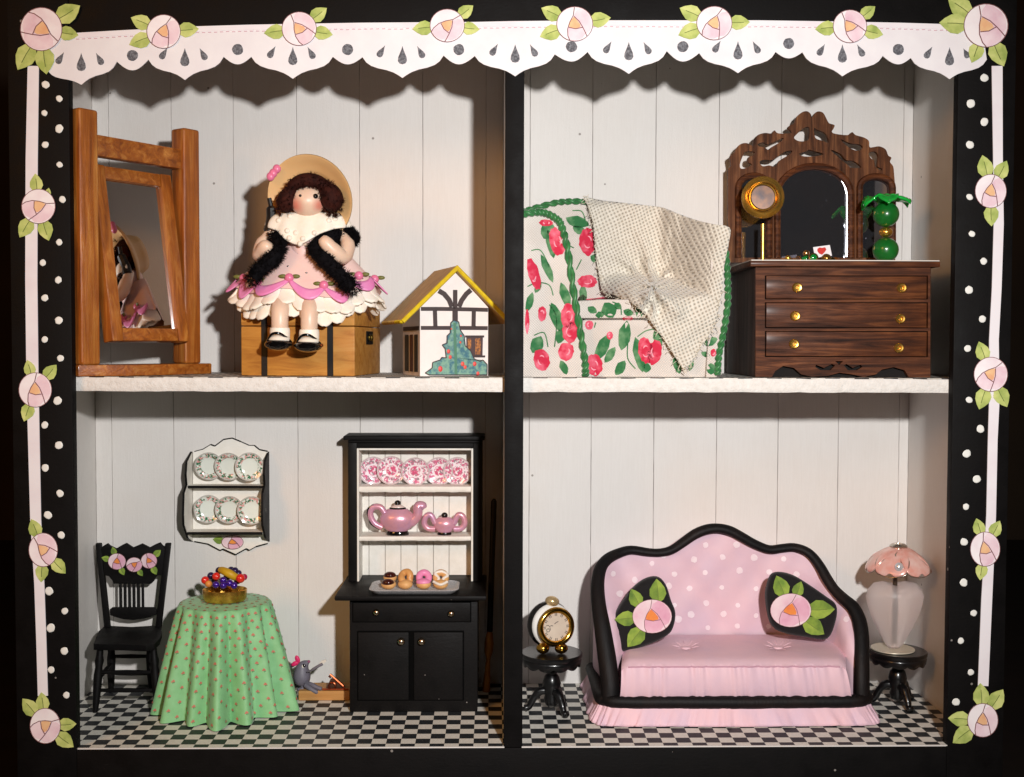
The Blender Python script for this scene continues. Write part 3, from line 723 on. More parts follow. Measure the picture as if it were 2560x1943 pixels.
wl = MB().add([HM(0, 0, 0), HM(hw, 0, 0), HM(hw, 0, he), HM(hw/2, 0, ha), HM(0, 0, he), HM(0, hd_, 0), HM(hw, hd_, 0), HM(hw, hd_, he), HM(hw/2, hd_, ha), HM(0, hd_, he)],
    [(0, 1, 2, 3, 4), (9, 8, 7, 6, 5), (0, 4, 9, 5), (1, 6, 7, 2), (0, 5, 6, 1), (2, 7, 8, 3), (3, 8, 9, 4)])
obj('wall', wl, PLASTER, COT, smooth=0); bw_ = wl.bvh()
for s in (-1, 1):
    sl = (ha-he)/(hw/2); ov = .056; x0 = hw/2; x1 = (hw+ov) if s > 0 else -ov
    zr = ha+.010; zeave = ha+.010-sl*(abs(x1-x0))*.93; th_ = .009; yo0, yo1 = -.028, hd_+.015
    n = Vector((sl*s, 0, 1)).normalized()
    p = [HM(x0, yo0, zr), HM(x1, yo0, zeave), HM(x1, yo1, zeave), HM(x0, yo1, zr)]
    off = (e*n.x+Vector((0, 0, n.z)))*-th_
    r_ = MB().add(p+[q+off for q in p], [(0, 1, 2, 3), (7, 6, 5, 4), (0, 4, 5, 1), (1, 5, 6, 2), (2, 6, 7, 3), (3, 7, 4, 0)])
    ro = obj('roof', r_, ROOF, COT, smooth=0)
    obj('roof_edge', MB().tube([p[0]+off*.5, p[1]+off*.5], .0062, 8), ROOFEDGE, ro)
    if s < 0:
        for k in range(9):
            c = p[1]+(p[2]-p[1])*(k+.5)/9+off*.5; obj('roof_scallop', MB().ball(c, (.008, .013, .006), 10, 8), ROOFEDGE if k < 3 else ROOF, ro)
def beam(pts, w=31):
    mb = MB(); strokes_decal(mb, [fh(*q) for q in pts], w*1.3/4.0, bw_, .0016)
    if mb.f: obj('beam', mb, BEAM, COT, smooth=0)
beam([(951, 305), (951, 500), (950, 690)], 34); beam([(785, 508), (840, 540), (890, 600), (918, 670)], 38); beam([(1108, 500), (1062, 540), (1015, 605), (988, 670)], 38)
beam([(608, 690), (800, 690), (950, 692), (1150, 696), (1278, 700)], 30); beam([(608, 880), (780, 880), (1000, 880), (1276, 882)], 30)
beam([(748, 708), (753, 865)], 32); beam([(950, 705), (950, 862)], 42); beam([(1137, 712), (1134, 868)], 32)
tree = [(905, 830), (935, 800), (985, 820), (1000, 900), (1040, 960), (1050, 1060), (1105, 1110), (1140, 1190), (1200, 1215), (1225, 1200), (1268, 1245), (1268, 1350), (690, 1350), (650, 1330), (720, 1280), (725, 1225), (800, 1200), (815, 1175), (860, 1180), (850, 1090), (820, 1050), (870, 1030), (868, 960), (900, 930)]
mb = MB(); bm_k = MB()
for k in range(len(tree)):
    a, c = tree[k], tree[(k+1) % len(tree)]; ce = (955, 1180) if a[1] > 1000 else (952, 900)
    decal(mb, [fh(*a), fh(*c), fh(*ce)], bw_, .0022)
decal(mb, [fh(*q) for q in [(900, 930), (1000, 900), (1040, 960), (1050, 1060), (1105, 1110), (1140, 1190), (1000, 1250), (860, 1180), (850, 1090), (868, 960)]], bw_, .0021)
for k in range(len(tree)): strokes_decal(bm_k, [fh(*tree[k]), fh(*tree[(k+1) % len(tree)])], 2.6, bw_, .0026)
tr = obj('painted_bush', mb, M('teal_foliage_print', (118, 160, 140), (52, 104, 120), .6, ns=80, contrast=(.4, .6)), COT, smooth=0)
obj('bush_outline', bm_k, BEAM, tr, smooth=0)
mb = MB(); strokes_decal(mb, [fh(945, 830), fh(948, 1000), fh(955, 1200), fh(958, 1345)], 7, bw_, .0025); obj('trunk_line', mb, M('bush_stem', (70, 120, 96), rough=.6), tr, smooth=0)
for x, y, r_ in ((875, 1115, 28), (893, 1172, 26), (790, 1290, 36), (1015, 1240, 30), (1042, 1272, 26), (1135, 1240, 30), (1170, 1335, 26), (1005, 960, 16), (1000, 1025, 16), (910, 890, 14)):
    h_ = bw_.ray_cast(CAM, ray(*fh(x, y)).normalized())
    if h_[0]: obj('berry', MB().ball(h_[0], (r_/4*K(.17), .003, r_/4*K(.17)), 12, 8), M('berry_red', (222, 84, 60), (206, 56, 62), .5, ns=60), tr)
mb = MB(); decal(mb, [fh(*q) for q in [(1062, 965), (1228, 965), (1224, 1162), (1130, 1158), (1110, 1110), (1062, 1100)]], bw_, .0012)
wi = obj('window', mb, M('window_dark', (62, 34, 34), rough=.5), COT, smooth=0)
for x0, x1, y1 in ((1075, 1110, 1090), (1150, 1205, 1145)):
    mb = MB(); decal(mb, [fh(*q) for q in [(x0, 985), (x1, 985), (x1, y1), (x0, y1)]], bw_, .0018); obj('pane', mb, M('window_gold', (176, 110, 40), (88, 48, 30), .4, ns=200, contrast=(.4, .6)), wi, smooth=0)
mb = MB(); strokes_decal(mb, [fh(1050, 965), fh(1240, 965)], 5, bw_, .002); strokes_decal(mb, [fh(1115, 1165), fh(1250, 1165)], 5, bw_, .002); obj('window_frame', mb, BEAM, wi, smooth=0)
for y0, y1, nm, mt in ((.022, .062, 'side_window', 'd'), (.078, .115, 'door', 'r'), (.13, .175, 'side_window', 'd')):
    z1 = he*.60; mb = MB().add([HM(-.0014, y0, .01), HM(-.0014, y1, .01), HM(-.0014, y1, z1), HM(-.0014, y0, z1)], [(0, 3, 2, 1)])
    obj(nm, mb, M('dark_door_print', (84, 46, 28), (60, 34, 24), .6, ns=30) if mt == 'r' else M('dark_green_print', (40, 44, 36), (28, 28, 26), .6, ns=30), COT, smooth=0)
mb = MB().add([HM(-.0016, .005, he*.66), HM(-.0016, hd_-.01, he*.66), HM(-.0016, hd_-.01, he*.72), HM(-.0016, .005, he*.72)], [(0, 3, 2, 1)]); obj('beam', mb, BEAM, COT, smooth=0)
# ================================================================== upper right room
fc = crop(1280, 440, 3.11)
def weave_mat(name, c, c2, k=420, strength=.4):
    t = NT(name); v = t.coord(); s = t.n('ShaderNodeSeparateXYZ'); t.l(v, s.inputs[0])
    a = t.math('SINE', t.math('MULTIPLY', t.math('ADD', s.outputs[0], s.outputs[1]), k*2.2)); b_ = t.math('SINE', t.math('MULTIPLY', s.outputs[2], k*2.2))
    h_ = t.math('MULTIPLY', a, b_); n = t.noise(v, 14, 4)
    t.col(t.mix(t.ramp(h_, [(.0, .0), (1, .5)]), t.ramp(n, [(.3, lin(c)), (.7, lin(c2))]), lin((188, 178, 168)), 'MIX'))
    t.set(Roughness=.85, Sheen_Weight=.2); t.bump(h_, strength, .003); return t.m
CHINTZ = weave_mat('white_chintz_cotton', (220, 212, 204), (206, 197, 188))
REDP = M('red_rose_print', (196, 28, 62), (232, 120, 140), .8, ns=34, contrast=(.46, .74), bump=.4, bs=260)
GREENP = M('green_leaf_print', (36, 104, 56), (120, 160, 116), .8, ns=34, contrast=(.44, .74), bump=.4, bs=260)
CORDG = M('green_cord', (30, 92, 44), (58, 130, 70), .4, ns=60, sheen=.3)
AC = thing('armchair', 'white armchair printed with red roses and green leaves, green cord piping', 'armchair', (P(1570, 900, .25).x, .25, ZS))
def hprism(px, y0, y1, bev=.008): return MB().prism([P(x, y, y0) for x, y in px], y1-y0, bevel=bev)
zb = 946
wing_px = [(1296, 540), (1330, 534), (1360, 534), (1390, 546), (1402, 560), (1418, 620), (1434, 729), (1450, 826), (1462, 905), (1464, zb), (1296, zb)]
back_px = [(1300, 540), (1318, 528), (1386, 508), (1466, 505), (1569, 514), (1650, 524), (1714, 550), (1806, 577), (1806, zb-6), (1310, zb-6)]
seat_px = [(1455, 799), (1796, 799), (1796, zb), (1455, zb)]
cush_px = [(1440, 752), (1500, 748), (1796, 748), (1796, 797), (1440, 797)]
arm_px = [(1776, 600), (1806, 578), (1818, 640), (1820, 760), (1810, 830), (1796, 905), (1793, zb), (1764, zb), (1776, 760)]
def clampz(mb):
    for v in mb.v: v.z = max(v.z, ZS+.0006)
    return mb
parts = {}
for nm, px, y0, y1 in (('wing', wing_px, .085, .40), ('backrest', back_px, .36, .47), ('seat_base', seat_px, .115, .37), ('seat_cushion', cush_px, .125, .362), ('arm', arm_px, .10, .40)):
    parts[nm] = clampz(hprism(px, y0, y1, .010 if nm != 'arm' else .006)); obj(nm, parts[nm], CHINTZ, AC, smooth=50)
allm = MB()
for q in parts.values(): allm.add(q.v, q.f)
bvc = allm.bvh()
def cord(path, r, turns=16):
    path = spline(path, 8); mb = MB(); n = len(path)
    for ph in (0, math.pi):
        pp = []
        for i, p in enumerate(path):
            t = (path[min(i+1, n-1)]-path[max(i-1, 0)]).normalized(); u = t.cross(Vector((0, 1, .01))).normalized(); w_ = t.cross(u)
            a = ph+turns*2*math.pi*i/(n-1); pp.append(p+(u*math.cos(a)+w_*math.sin(a))*r*.55)
        mb.tube(pp, r*.62, 8)
    return mb
obj('piping', cord([P(x, y, .083) for x, y in ((1300, 537), (1340, 531), (1366, 534), (1392, 548), (1404, 566), (1418, 620), (1434, 729), (1450, 826), (1462, 900), (1464, 938))], .0095, 12), CORDG, AC, smooth=70)
obj('piping', cord([P(x, y, .36) for x, y in ((1300, 533), (1330, 523), (1386, 508), (1430, 504), (1480, 505))], .009, 5), CORDG, AC, smooth=70)
obj('piping', cord([P(x, y, .098) for x, y in ((1806, 582), (1815, 640), (1819, 700), (1819, 760), (1809, 830), (1797, 890), (1794, 935))], .009, 10), CORDG, AC, smooth=70)
random.seed(11)
mr, mg = MB(), MB()
for x, y, rx, ry, *a in ((265, 365, 45, 22), (350, 510, 50, 90, -.25), (590, 510, 58, 90), (170, 765, 36, 105, -.28), (585, 820, 62, 42), (235, 1072, 28, 48), (440, 1090, 50, 80), (450, 1215, 50, 70), (420, 1365, 50, 60, .3), (230, 1430, 52, 72, -.3), (640, 1470, 52, 70, -.2), (1040, 1360, 50, 85, -.2), (1108, 1372, 46, 80, .2), (118, 1130, 14, 80), (1565, 1375, 18, 25), (900, 1110, 36, 16), (600, 1160, 26, 30), (760, 1240, 20, 26)):
    mr = MB()
    if decal(mr, [fc(*q) for q in ell(x, y, rx*1.2, ry*1.2, 26, a[0] if a else 0, .08)], bvc, .0012):
        rp_ = obj('rose_print', mr, REDP, AC, smooth=0)
        for k_ in range(2):
            mr = MB(); an_ = random.uniform(0, 6.28); pts_ = [(x+rx*.55*math.cos(an_+t_*.9)*(1-.15*k_), y+ry*.55*math.sin(an_+t_*.9)*(1-.15*k_)) for t_ in (-1, -.4, .2, .8)]
            strokes_decal(mr, [fc(*q) for q in pts_], [1.2, 3.6, 3.2, 1.0], bvc, .0017)
            if mr.f: obj('petal_stroke', mr, M('pale_petal_stroke', (232, 150, 164), rough=.8), rp_, smooth=0)
for x, y, rx, ry, a in ((500, 355, 80, 35, .2), (520, 420, 50, 25, .4), (280, 430, 60, 50, .6), (300, 530, 30, 85, -.2), (270, 720, 26, 90, -.4), (410, 930, 32, 80, -.3), (340, 1100, 40, 90, -.3), (375, 1240, 32, 50, .3), (190, 1310, 45, 55, .5), (400, 1490, 26, 45, -.4), (700, 1330, 40, 90, .5), (760, 1390, 28, 55, .6), (870, 1240, 42, 88, .2), (840, 1490, 32, 50, .6), (985, 1390, 38, 105, -.2), (1040, 1490, 32, 30, 0), (1130, 1265, 28, 50, -.4), (1280, 1470, 26, 55, -.3), (750, 1045, 50, 50, -.5), (985, 1050, 28, 45, 0), (1540, 1290, 48, 26, -.5), (1500, 1385, 30, 16, .3), (1390, 1470, 18, 36, .3), (1545, 1500, 34, 34, 0), (135, 980, 25, 60, .3), (640, 640, 30, 26, .2), (550, 920, 26, 60, 0), (200, 860, 22, 40, .4), (620, 1040, 34, 22, .4), (680, 1080, 30, 20, -.3), (900, 1060, 34, 22, .2), (820, 1010, 28, 20, .5)):
    rx, ry = rx*1.34, ry*1.34
    pts = [fc(x+(u*math.cos(a)*rx-v*math.sin(a)*ry), y+(u*math.sin(a)*rx+v*math.cos(a)*ry)) for u, v in ((0, -1), (.5, -.75), (.9, -.2), (.95, .3), (.55, .75), (.05, 1), (-.45, .7), (-.7, .2), (-.8, -.3), (-.4, -.7))]
    mg = MB()
    if decal(mg, pts, bvc, .001): obj('leaf_print', mg, GREENP, AC, smooth=0)
for line in ([(150, 580), (215, 575), (260, 640), (300, 740)], [(120, 860), (200, 830), (290, 850), (320, 930)], [(170, 1240), (250, 1220), (280, 1330)], [(290, 1000), (340, 1080), (345, 1190), (330, 1330)], [(900, 1300), (900, 1420), (960, 1500)], [(975, 1250), (1040, 1205), (1110, 1190)], [(470, 270), (540, 275), (570, 340)], [(440, 540), (480, 560)], [(500, 730), (540, 650)], [(640, 1180), (650, 1140)], [(780, 980), (840, 1010), (850, 1080)]):
    mg = MB(); strokes_decal(mg, [fc(v.x, v.y) for v in spline([(p_[0], p_[1], 0) for p_ in line], 5)], 2.8, bvc, .001)
    if mg.f: obj('stem_print', mg, GREENP, AC, smooth=0)
mb = MB(); strokes_decal(mb, [fc(545, 968), fc(650, 958), fc(740, 945)], 5, bvc, .0014); obj('seam', mb, M('seam_pink', (206, 70, 96), rough=.8), AC, smooth=0)
# --- knitted throw over the armchair
def knit_mat():
    t = NT('open_knit_cream_cotton'); v = t.coord(); d = t.n('ShaderNodeTexNoise'); d.inputs['Scale'].default_value = 9; t.l(v, d.inputs['Vector'])
    s = t.n('ShaderNodeSeparateXYZ'); mx = t.n('ShaderNodeMix', data_type='VECTOR'); mx.inputs[0].default_value = .014
    t.l(v, mx.inputs[4]); t.l(d.outputs[1], mx.inputs[5]); t.l(mx.outputs[1], s.inputs[0])
    k = 2*math.pi/.0102
    a = t.math('SINE', t.math('MULTIPLY', t.math('ADD', s.outputs[0], t.math('MULTIPLY', s.outputs[2], .35)), k)); b_ = t.math('SINE', t.math('MULTIPLY', t.math('SUBTRACT', s.outputs[2], t.math('MULTIPLY', s.outputs[0], .5)), k))
    h_ = t.math('MULTIPLY', t.math('ADD', a, 1), t.math('ADD', b_, 1)); h_ = t.math('MULTIPLY', h_, .25)
    n = t.noise(v, 60, 4)
    t.col(t.mix(t.ramp(h_, [(.45, 0), (.9, 1)]), t.ramp(n, [(.3, lin((206, 199, 184))), (.7, lin((220, 214, 201)))]), lin((184, 174, 157))))
    t.set(Roughness=.75, Sheen_Weight=.3, Alpha=t.ramp(h_, [(.78, 1.0), (.95, .45)])); t.bump(t.math('SUBTRACT', 1, h_), .8, .004); return t.m
out = [(560, 165), (700, 190), (900, 212), (1060, 230), (1180, 250), (1300, 300), (1400, 335), (1560, 375), (1690, 400), (1690, 500), (1650, 700), (1635, 900), (1600, 1080), (1575, 1170), (1490, 1300), (1420, 1420), (1340, 1505), (1290, 1440), (1200, 1300), (1110, 1170), (1040, 1080), (960, 1010), (860, 960), (770, 920), (700, 895), (680, 800), (655, 650), (640, 480), (620, 330), (590, 230)]
pxo = [fc(*q) for q in out]; pxo = [(v.x, v.y) for v in spline([(a, c, 0) for a, c in pxo], 3, True)]
inner = []
def inside(x, y, poly):
    c = False; j = len(poly)-1
    for i in range(len(poly)):
        if (poly[i][1] > y) != (poly[j][1] > y) and x < (poly[j][0]-poly[i][0])*(y-poly[i][1])/(poly[j][1]-poly[i][1])+poly[i][0]: c = not c
        j = i
    return c
for gx in range(1440, 1840, 6):
    for gy in range(480, 940, 6):
        if inside(gx, gy, pxo) and min((gx-a)**2+(gy-c)**2 for a, c in pxo) > 14: inner.append((gx+random.uniform(-1, 1), gy+random.uniform(-1, 1)))
def sm(a, b_, x): x = max(0, min(1, (x-a)/(b_-a))); return x*x*(3-2*x)
def throw_depth(x, y):
    base = .345
    fwd = max(sm(680, 746, y)*sm(1490, 1590, x), sm(1630, 1800, x))
    base = base+( .098-base)*fwd
    if y < 525: base += .02*sm(515, 495, y)
    gx, gy = 1632, 716; dx, dy = x-gx, y-gy; r = math.hypot(dx, dy); an = math.atan2(dy, dx)
    wob = an*8+.6+1.3*math.sin(an*3+1)+.4*math.sin(r*.05); fold = (abs(math.sin(wob*.5))**.6-.5)*2*math.exp(-((r-62)/62)**2)*.012+math.sin(an*5)*math.exp(-(r/45)**2)*.020-.018*math.exp(-(r/34)**2)+.006*math.sin(dx*.16+1.5*math.sin(dy*.09))*math.exp(-(r/70)**2)+.004*math.sin(x*.06+y*.03)*math.sin(y*.05)
    f2 = .010*math.exp(-((x-(1668+(y-600)*-.08))/9)**2)*sm(700, 560, y)+.008*math.exp(-((x-(1690+(y-600)*.05))/8)**2)*sm(710, 560, y)+.008*math.exp(-((x-1612)/8)**2)*sm(640, 700, y)*sm(760, 700, y)
    return base+fold*1.5-f2*1.9-.012
res = delaunay_2d_cdt([Vector(p) for p in pxo+inner], [], [list(range(len(pxo)))], 1, 1e-4)
tm = MB().add([P(p[0], p[1], throw_depth(p[0], p[1])) for p in res[0]], [list(f) for f in res[2]])
for f in tm.f:
    a, b_, c = (tm.v[i] for i in f[:3])
    if (b_-a).cross(c-a).y > 0: f.reverse()
THR = obj('knitted_throw', tm, knit_mat(), None, smooth=80, solid=.003, base=(P(1640, 700, .3).x, .3, ZS)); tag(THR, 'cream open knit throw draped over the rose printed armchair', 'throw')
fr_ = MB()
for i, (x, y) in enumerate(pxo):
    if y > 720 or x < 1500:
        for _ in range(3):
            p = P(x+random.uniform(-4, 4), y+random.uniform(-4, 4), throw_depth(x, y)-.002); q = p+Vector((random.uniform(-.012, .012), -.004, random.uniform(-.014, .006)))
            fr_.tube([p, (p+q)/2+Vector((random.uniform(-.004, .004), 0, 0)), q], .0007, 4)
o = obj('frayed_edge', fr_, M('cream_thread', (214, 204, 184), rough=.8), THR); o['kind'] = 'stuff'
# --- carved dresser
fv = crop(1780, 240, 2.2694)
WAL = wood('dark_walnut_grain', (32, 13, 5), (82, 42, 18), (132, 78, 40), 'x', 1.4, .55, .04, .45, .2)
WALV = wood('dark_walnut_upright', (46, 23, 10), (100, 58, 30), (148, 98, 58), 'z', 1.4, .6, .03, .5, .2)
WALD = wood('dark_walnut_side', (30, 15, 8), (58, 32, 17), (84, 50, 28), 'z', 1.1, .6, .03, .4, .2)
YD0, YD1 = .13, .5
DR = thing('dresser', 'dark carved wooden dresser with three drawers and triple mirror', 'dresser', (P(2100, 900, .3).x, .3, ZS))
xl, xr = P(1889, 800, YD0).x, P(2326, 800, YD0).x; zt = P(2100, 668, YD0).z; zap = P(2100, 897, YD0).z
obj('case', MB().box((xl+.002, YD0+.012, zap-.004), (xr-.002, YD1-.002, zt), .001, 1), M('painted_hollow_shade', (14, 9, 7), rough=.9), DR)  # case coloured near-black to paint the shade in the drawer gaps
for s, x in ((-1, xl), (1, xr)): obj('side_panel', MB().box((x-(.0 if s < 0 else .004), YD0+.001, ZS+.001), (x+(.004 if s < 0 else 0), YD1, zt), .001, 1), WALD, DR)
# front frame with cut openings
dz = [(689, 749), (756, 821), (828, 893)]; dpx = (1912, 2320)
outer = [P(x, y, YD0) for x, y in ((1889, 669), (2326, 669), (2326, 897), (1889, 897))]
holes = [[P(x, y, YD0) for x, y in ((dpx[0], a), (dpx[1], a), (dpx[1], c), (dpx[0], c))] for a, c in dz]
obj('front_frame', MB().prism(outer, .013, holes), WAL, DR, smooth=0)
kn = [((1993, 719), (2254, 720)), ((1988, 790), (2251, 797)), ((1985, 860), (2247, 870))]
for (a, c), ks in zip(dz, kn):
    p0, p1 = P(dpx[0]+3, c-2.5, YD0), P(dpx[1]-3, a+2.5, YD0)
    d = obj('drawer', MB().box((p0.x, YD0-.001, p0.z), (p1.x, YD0+.02, p1.z), .002, 2), WAL, DR)
    for kx, ky in ks:
        cc = P(kx, ky, YD0-.004); obj('knob', MB().lathe(cc, [(.0045, .001), (.0045, -.003), (.006, -.0055), (.010, -.006), (.0128, -.003), (.0132, .002)], 20, (0, 1, 0)), GOLD, d)
# apron with cut feet
ap = [(1889, 897), (2326, 897), (2326, 946), (2272, 946), (2262, 926), (2235, 918), (2205, 924), (2190, 936), (2160, 943), (2130, 936), (2098, 932), (2070, 940), (2030, 942), (2003, 936), (1985, 920), (1958, 915), (1938, 928), (1930, 946), (1889, 946)]
hs = [[(2040, 912), (2060, 920), (2080, 910), (2088, 914), (2076, 926), (2052, 926), (2038, 918)], [(2152, 912), (2132, 920), (2116, 910), (2110, 914), (2120, 926), (2142, 926), (2156, 918)], [(2088, 903), (2108, 903), (2098, 913)]]
mb = MB().prism([P(x, y, YD0) for x, y in ap], .012, [[P(x, y, YD0) for x, y in q] for q in hs])
for v in mb.v: v.z = max(v.z, ZS+.0008)
obj('apron', mb, WAL, DR, smooth=0)
obj('apron_shade_sheet', MB().box((xl+.01, YD0+.02, ZS+.001), (xr-.01, YD0+.03, zap-.005)), M('painted_hollow_shade', (14, 9, 7), rough=.9), DR, smooth=0)  # near-black sheet paints the shade seen through the apron cutouts
p0, p1 = P(1876, 666, YD0-.012), P(2351, 654, YD0-.012)
obj('top', MB().box((p0.x, YD0-.012, p0.z), (p1.x, YD1+.01, p1.z), .0025, 2), WAL, DR)
obj('top_cover', MB().box((p0.x+.002, YD0-.0125, p1.z+.0004), (p1.x-.002, YD1+.008, p1.z+.003), .0005, 1), M('white_top_sheet', (222, 216, 206), rough=.4), DR)
# carved back with triple mirror
ZDT = p1.z+.0031; YM = .455
ol = [(92, 410), (108, 395), (102, 345), (125, 325), (140, 295), (165, 272), (200, 268), (232, 285), (236, 250), (260, 222), (300, 210), (335, 213), (355, 195), (375, 212), (448, 212), (446, 196), (430, 180), (446, 165), (465, 158), (480, 120), (512, 92), (540, 87), (560, 102), (568, 122), (580, 102), (600, 88), (630, 95), (650, 130), (665, 155), (695, 165), (690, 185), (680, 203), (700, 215), (770, 222), (795, 205), (815, 222), (860, 235), (890, 255), (894, 290), (918, 290), (950, 286), (985, 303), (1000, 338), (1018, 350), (1010, 375), (1028, 400), (1034, 450), (1040, 520), (1040, 945), (92, 945)]
def arch(x0, x1, yb_, ys, yt, n=12): return [(x0, yb_), (x0, ys)]+[((x0+x1)/2-(x1-x0)/2*math.cos(math.pi*i/n), ys-(ys-yt)*math.sin(math.pi*i/n)) for i in range(1, n)]+[(x1, ys), (x1, yb_)]
panes = [arch(372, 790, 918, 560, 397), arch(150, 326, 918, 520, 452), arch(838, 1026, 918, 520, 456)]
fret = [[(475, 235), (490, 215), (520, 188), (545, 185), (548, 210), (540, 245), (500, 250)], [(585, 190), (602, 198), (640, 215), (655, 257), (620, 247), (592, 235)], [(272, 272), (300, 265), (318, 275), (388, 245), (378, 262), (334, 288), (318, 300), (302, 288), (275, 284)],
    [(285, 372), (308, 362), (350, 362), (400, 326), (438, 320), (424, 338), (378, 366), (360, 394), (330, 388), (300, 392)], [(178, 348), (192, 325), (235, 326), (225, 344), (206, 350), (202, 372), (222, 384), (202, 398), (172, 404), (166, 384)],
    [(505, 328), (540, 316), (552, 308), (572, 314), (620, 328), (590, 338), (530, 340)], [(742, 252), (790, 272), (830, 276), (846, 290), (826, 306), (800, 300), (772, 284)], [(690, 318), (738, 336), (762, 364), (800, 370), (834, 398), (790, 400), (766, 384)], [(896, 334), (925, 325), (942, 346), (938, 394), (958, 404), (954, 414), (928, 396), (922, 368), (908, 358)]]
ol = [(v.x, v.y) for v in spline([(a, c, 0) for a, c in ol[:-2]], 3)]+ol[-2:]
fret = [[(v.x, v.y) for v in spline([(a, c, 0) for a, c in h_], 3, True)] for h_ in fret]
mb = MB().prism(PP(fv, ol, YM), .014, [PP(fv, q, YM) for q in panes+[[(sum(a for a, _ in h_)/len(h_)+(a-sum(a for a, _ in h_)/len(h_))*1.22, sum(c for _, c in h_)/len(h_)+(c-sum(c for _, c in h_)/len(h_))*1.22) for a, c in h_] for h_ in fret]])
for v in mb.v: v.z = max(v.z, ZDT)
cb = obj('carved_back', mb, WALV, DR, smooth=0)
MIRD = mirror_mat('dresser_mirror_glass', (.66, .68, .78), .03, 1, 1)
for q, grow in zip(panes, (1.04, 1.06, 1.06)):
    cx_ = sum(a for a, _ in q)/len(q); rim = [P(*fv(*a), YM-.004) for a in q]
    for v in rim: v.z = max(v.z, ZDT+.004)
    md = obj('mirror_moulding', MB().tube(rim, .0095, 8), WAL, cb)
    g = PP(fv, [(cx_+(a-cx_)*grow, c) for a, c in q], YM+.008)
    for v in g: v.z = max(v.z, ZDT)
    mp = MB().prism(g, .004); pane = obj('mirror_pane', mp, MIRD, cb, smooth=0)
    if q is panes[0]:          # bevelled strip shaped as a highlight, tilted to return the flash
        edge = PP(fv, [(782, 912), (784, 700), (784, 560), (770, 505), (745, 465)], YM+.0042)
        for v in edge: v.z = max(v.z, ZDT+.002)
        mb = MB()
        for a, c in zip(edge, edge[1:]):
            w1 = Vector((-.011, 0, 0)); mb.add([a+w1+Vector((0, .0017, 0)), c+w1+Vector((0, .0017, 0)), c, a], [(0, 3, 2, 1)])
        obj('bevel_highlight', mb, mirror_mat('highlight_glass', (.9, .93, 1.0), .2, .5), pane, smooth=0)
# --- things on the dresser
fs = crop(1820, 420, 7.0); YG = .34
VM = thing('vanity_mirror', 'round gold vanity mirror on a thin stem at the left of the dresser top', 'vanity mirror', (P(1906, 640, YG).x, YG, ZDT))
c = P(1907, 494, YG); ax = Vector((-.12, -1, .03)).normalized()
obj('rim', MB().lathe(c, [(.056, -.012), (.059, -.006), (.059, .004), (.054, .010), (.046, .013), (.041, .010), (.039, .004), (.040, -.004), (.045, -.009)], 40, ax), GOLD, VM)
obj('lens', MB().lathe(c, [(.0405, -.002), (.0395, .0015), (.0005, .0022)], 32, ax), M('bronze_glass', (112, 78, 54), (58, 48, 50), .4, .4, ns=18, contrast=(.4, .62), coat=.15), VM)
obj('ring', MB().tube([c+ax*.009+Vector((math.cos(a)*.036, 0, math.sin(a)*.036)) for a in [2*math.pi*i/32 for i in range(32)]], .003, 8, closed=True), GOLD, VM)
zb_ = P(1906, 560, YG).z
obj('stem', MB().lathe((P(1907, 600, YG).x, YG, ZDT), [(.0045, .008), (.0055, .02), (.005, .06), (.006, zb_-ZDT)], 14), GOLD, VM)
obj('foot', MB().lathe((P(1906, 600, YG).x, YG, ZDT), [(.016, .0003), (.016, .003), (.010, .008), (.006, .016)], 20), GOLD, VM)
YL_ = .33
GREENB = M('pearly_green_bead', (12, 92, 30), (20, 110, 40), .3, ns=20, coat=.5)
GREENG = M('green_glass_petal', (46, 222, 92), (24, 186, 62), .08, ns=40, trans=.4, ior=1.5)
GL = thing('bead_lamp', 'green bead lamp with translucent flower shade on the dresser', 'lamp', (P(2211, 640, YL_).x, YL_, ZDT))
cx_ = P(2211, 640, YL_).x
bz = [P(0, y, YL_).z for y in (626, 526, 566, 500)]
r1 = 32*K(YL_)
obj('base', MB().lathe((cx_, YL_, ZDT), [(.020, .0003), (.020, .004), (.012, .008), (.008, .012)], 20), GOLD, GL)
zc1 = ZDT+.010+r1*.95
for z_ in (zc1, bz[1]): obj('bead', MB().ball((cx_+.003, YL_, z_), (r1, r1, r1*.98), 28, 18), GREENB, GL)
obj('gold_bead', MB().ball((cx_+.003, YL_, (zc1+bz[1])/2), (.019, .019, .0145), 18, 12), GOLD, GL)
for i in range(6):
    a = i*math.pi/3+.3; d = Vector((math.cos(a), math.sin(a), 0)); s_ = Vector((-d.y, d.x, 0)); c0 = Vector((cx_+.003, YL_, bz[3]+.006)); g = []
    for j in range(8):
        v = j/7; w2 = .030*math.sin(math.pi*min(.98, .15+v*.8))**.7; g.append([c0+d*(.006+.064*v)+s_*w2*x+Vector((0, 0, .012*math.sin(v*2.6)-.022*v*v+.010*abs(x)*v+.004*math.sin(v*9+i))) for x in (-1, -.5, 0, .5, 1)])
    obj('shade_petal', MB().grid(g), GREENG, GL, smooth=60, solid=.005)
obj('finial', MB().ball((cx_+.003, YL_, bz[3]+.022), (.012, .012, .008), 14, 8), GREENG, GL)
fj = crop(1940, 570, 9.217); YJ = .25
kj = K(YJ)
def jx(x): return P(fj(x, 0)[0], 600, YJ).x
def bead(name, x, dz_, r, mt, label, cat='bead', group='trinkets on the dresser', y=YJ):
    o = obj(name, MB().ball((jx(x), y, ZDT+.0003+r+dz_), r, 16, 12), mt, None, base=(jx(x), y, ZDT)); tag(o, label, cat, group); return o
CHAMP = M('champagne_gold', (226, 182, 130), (200, 150, 100), .22, 1, ns=40)
bead('bead', 365, .008, .0085, GOLD, 'dull gold bead farthest left of the trinkets on the dresser', y=.29)
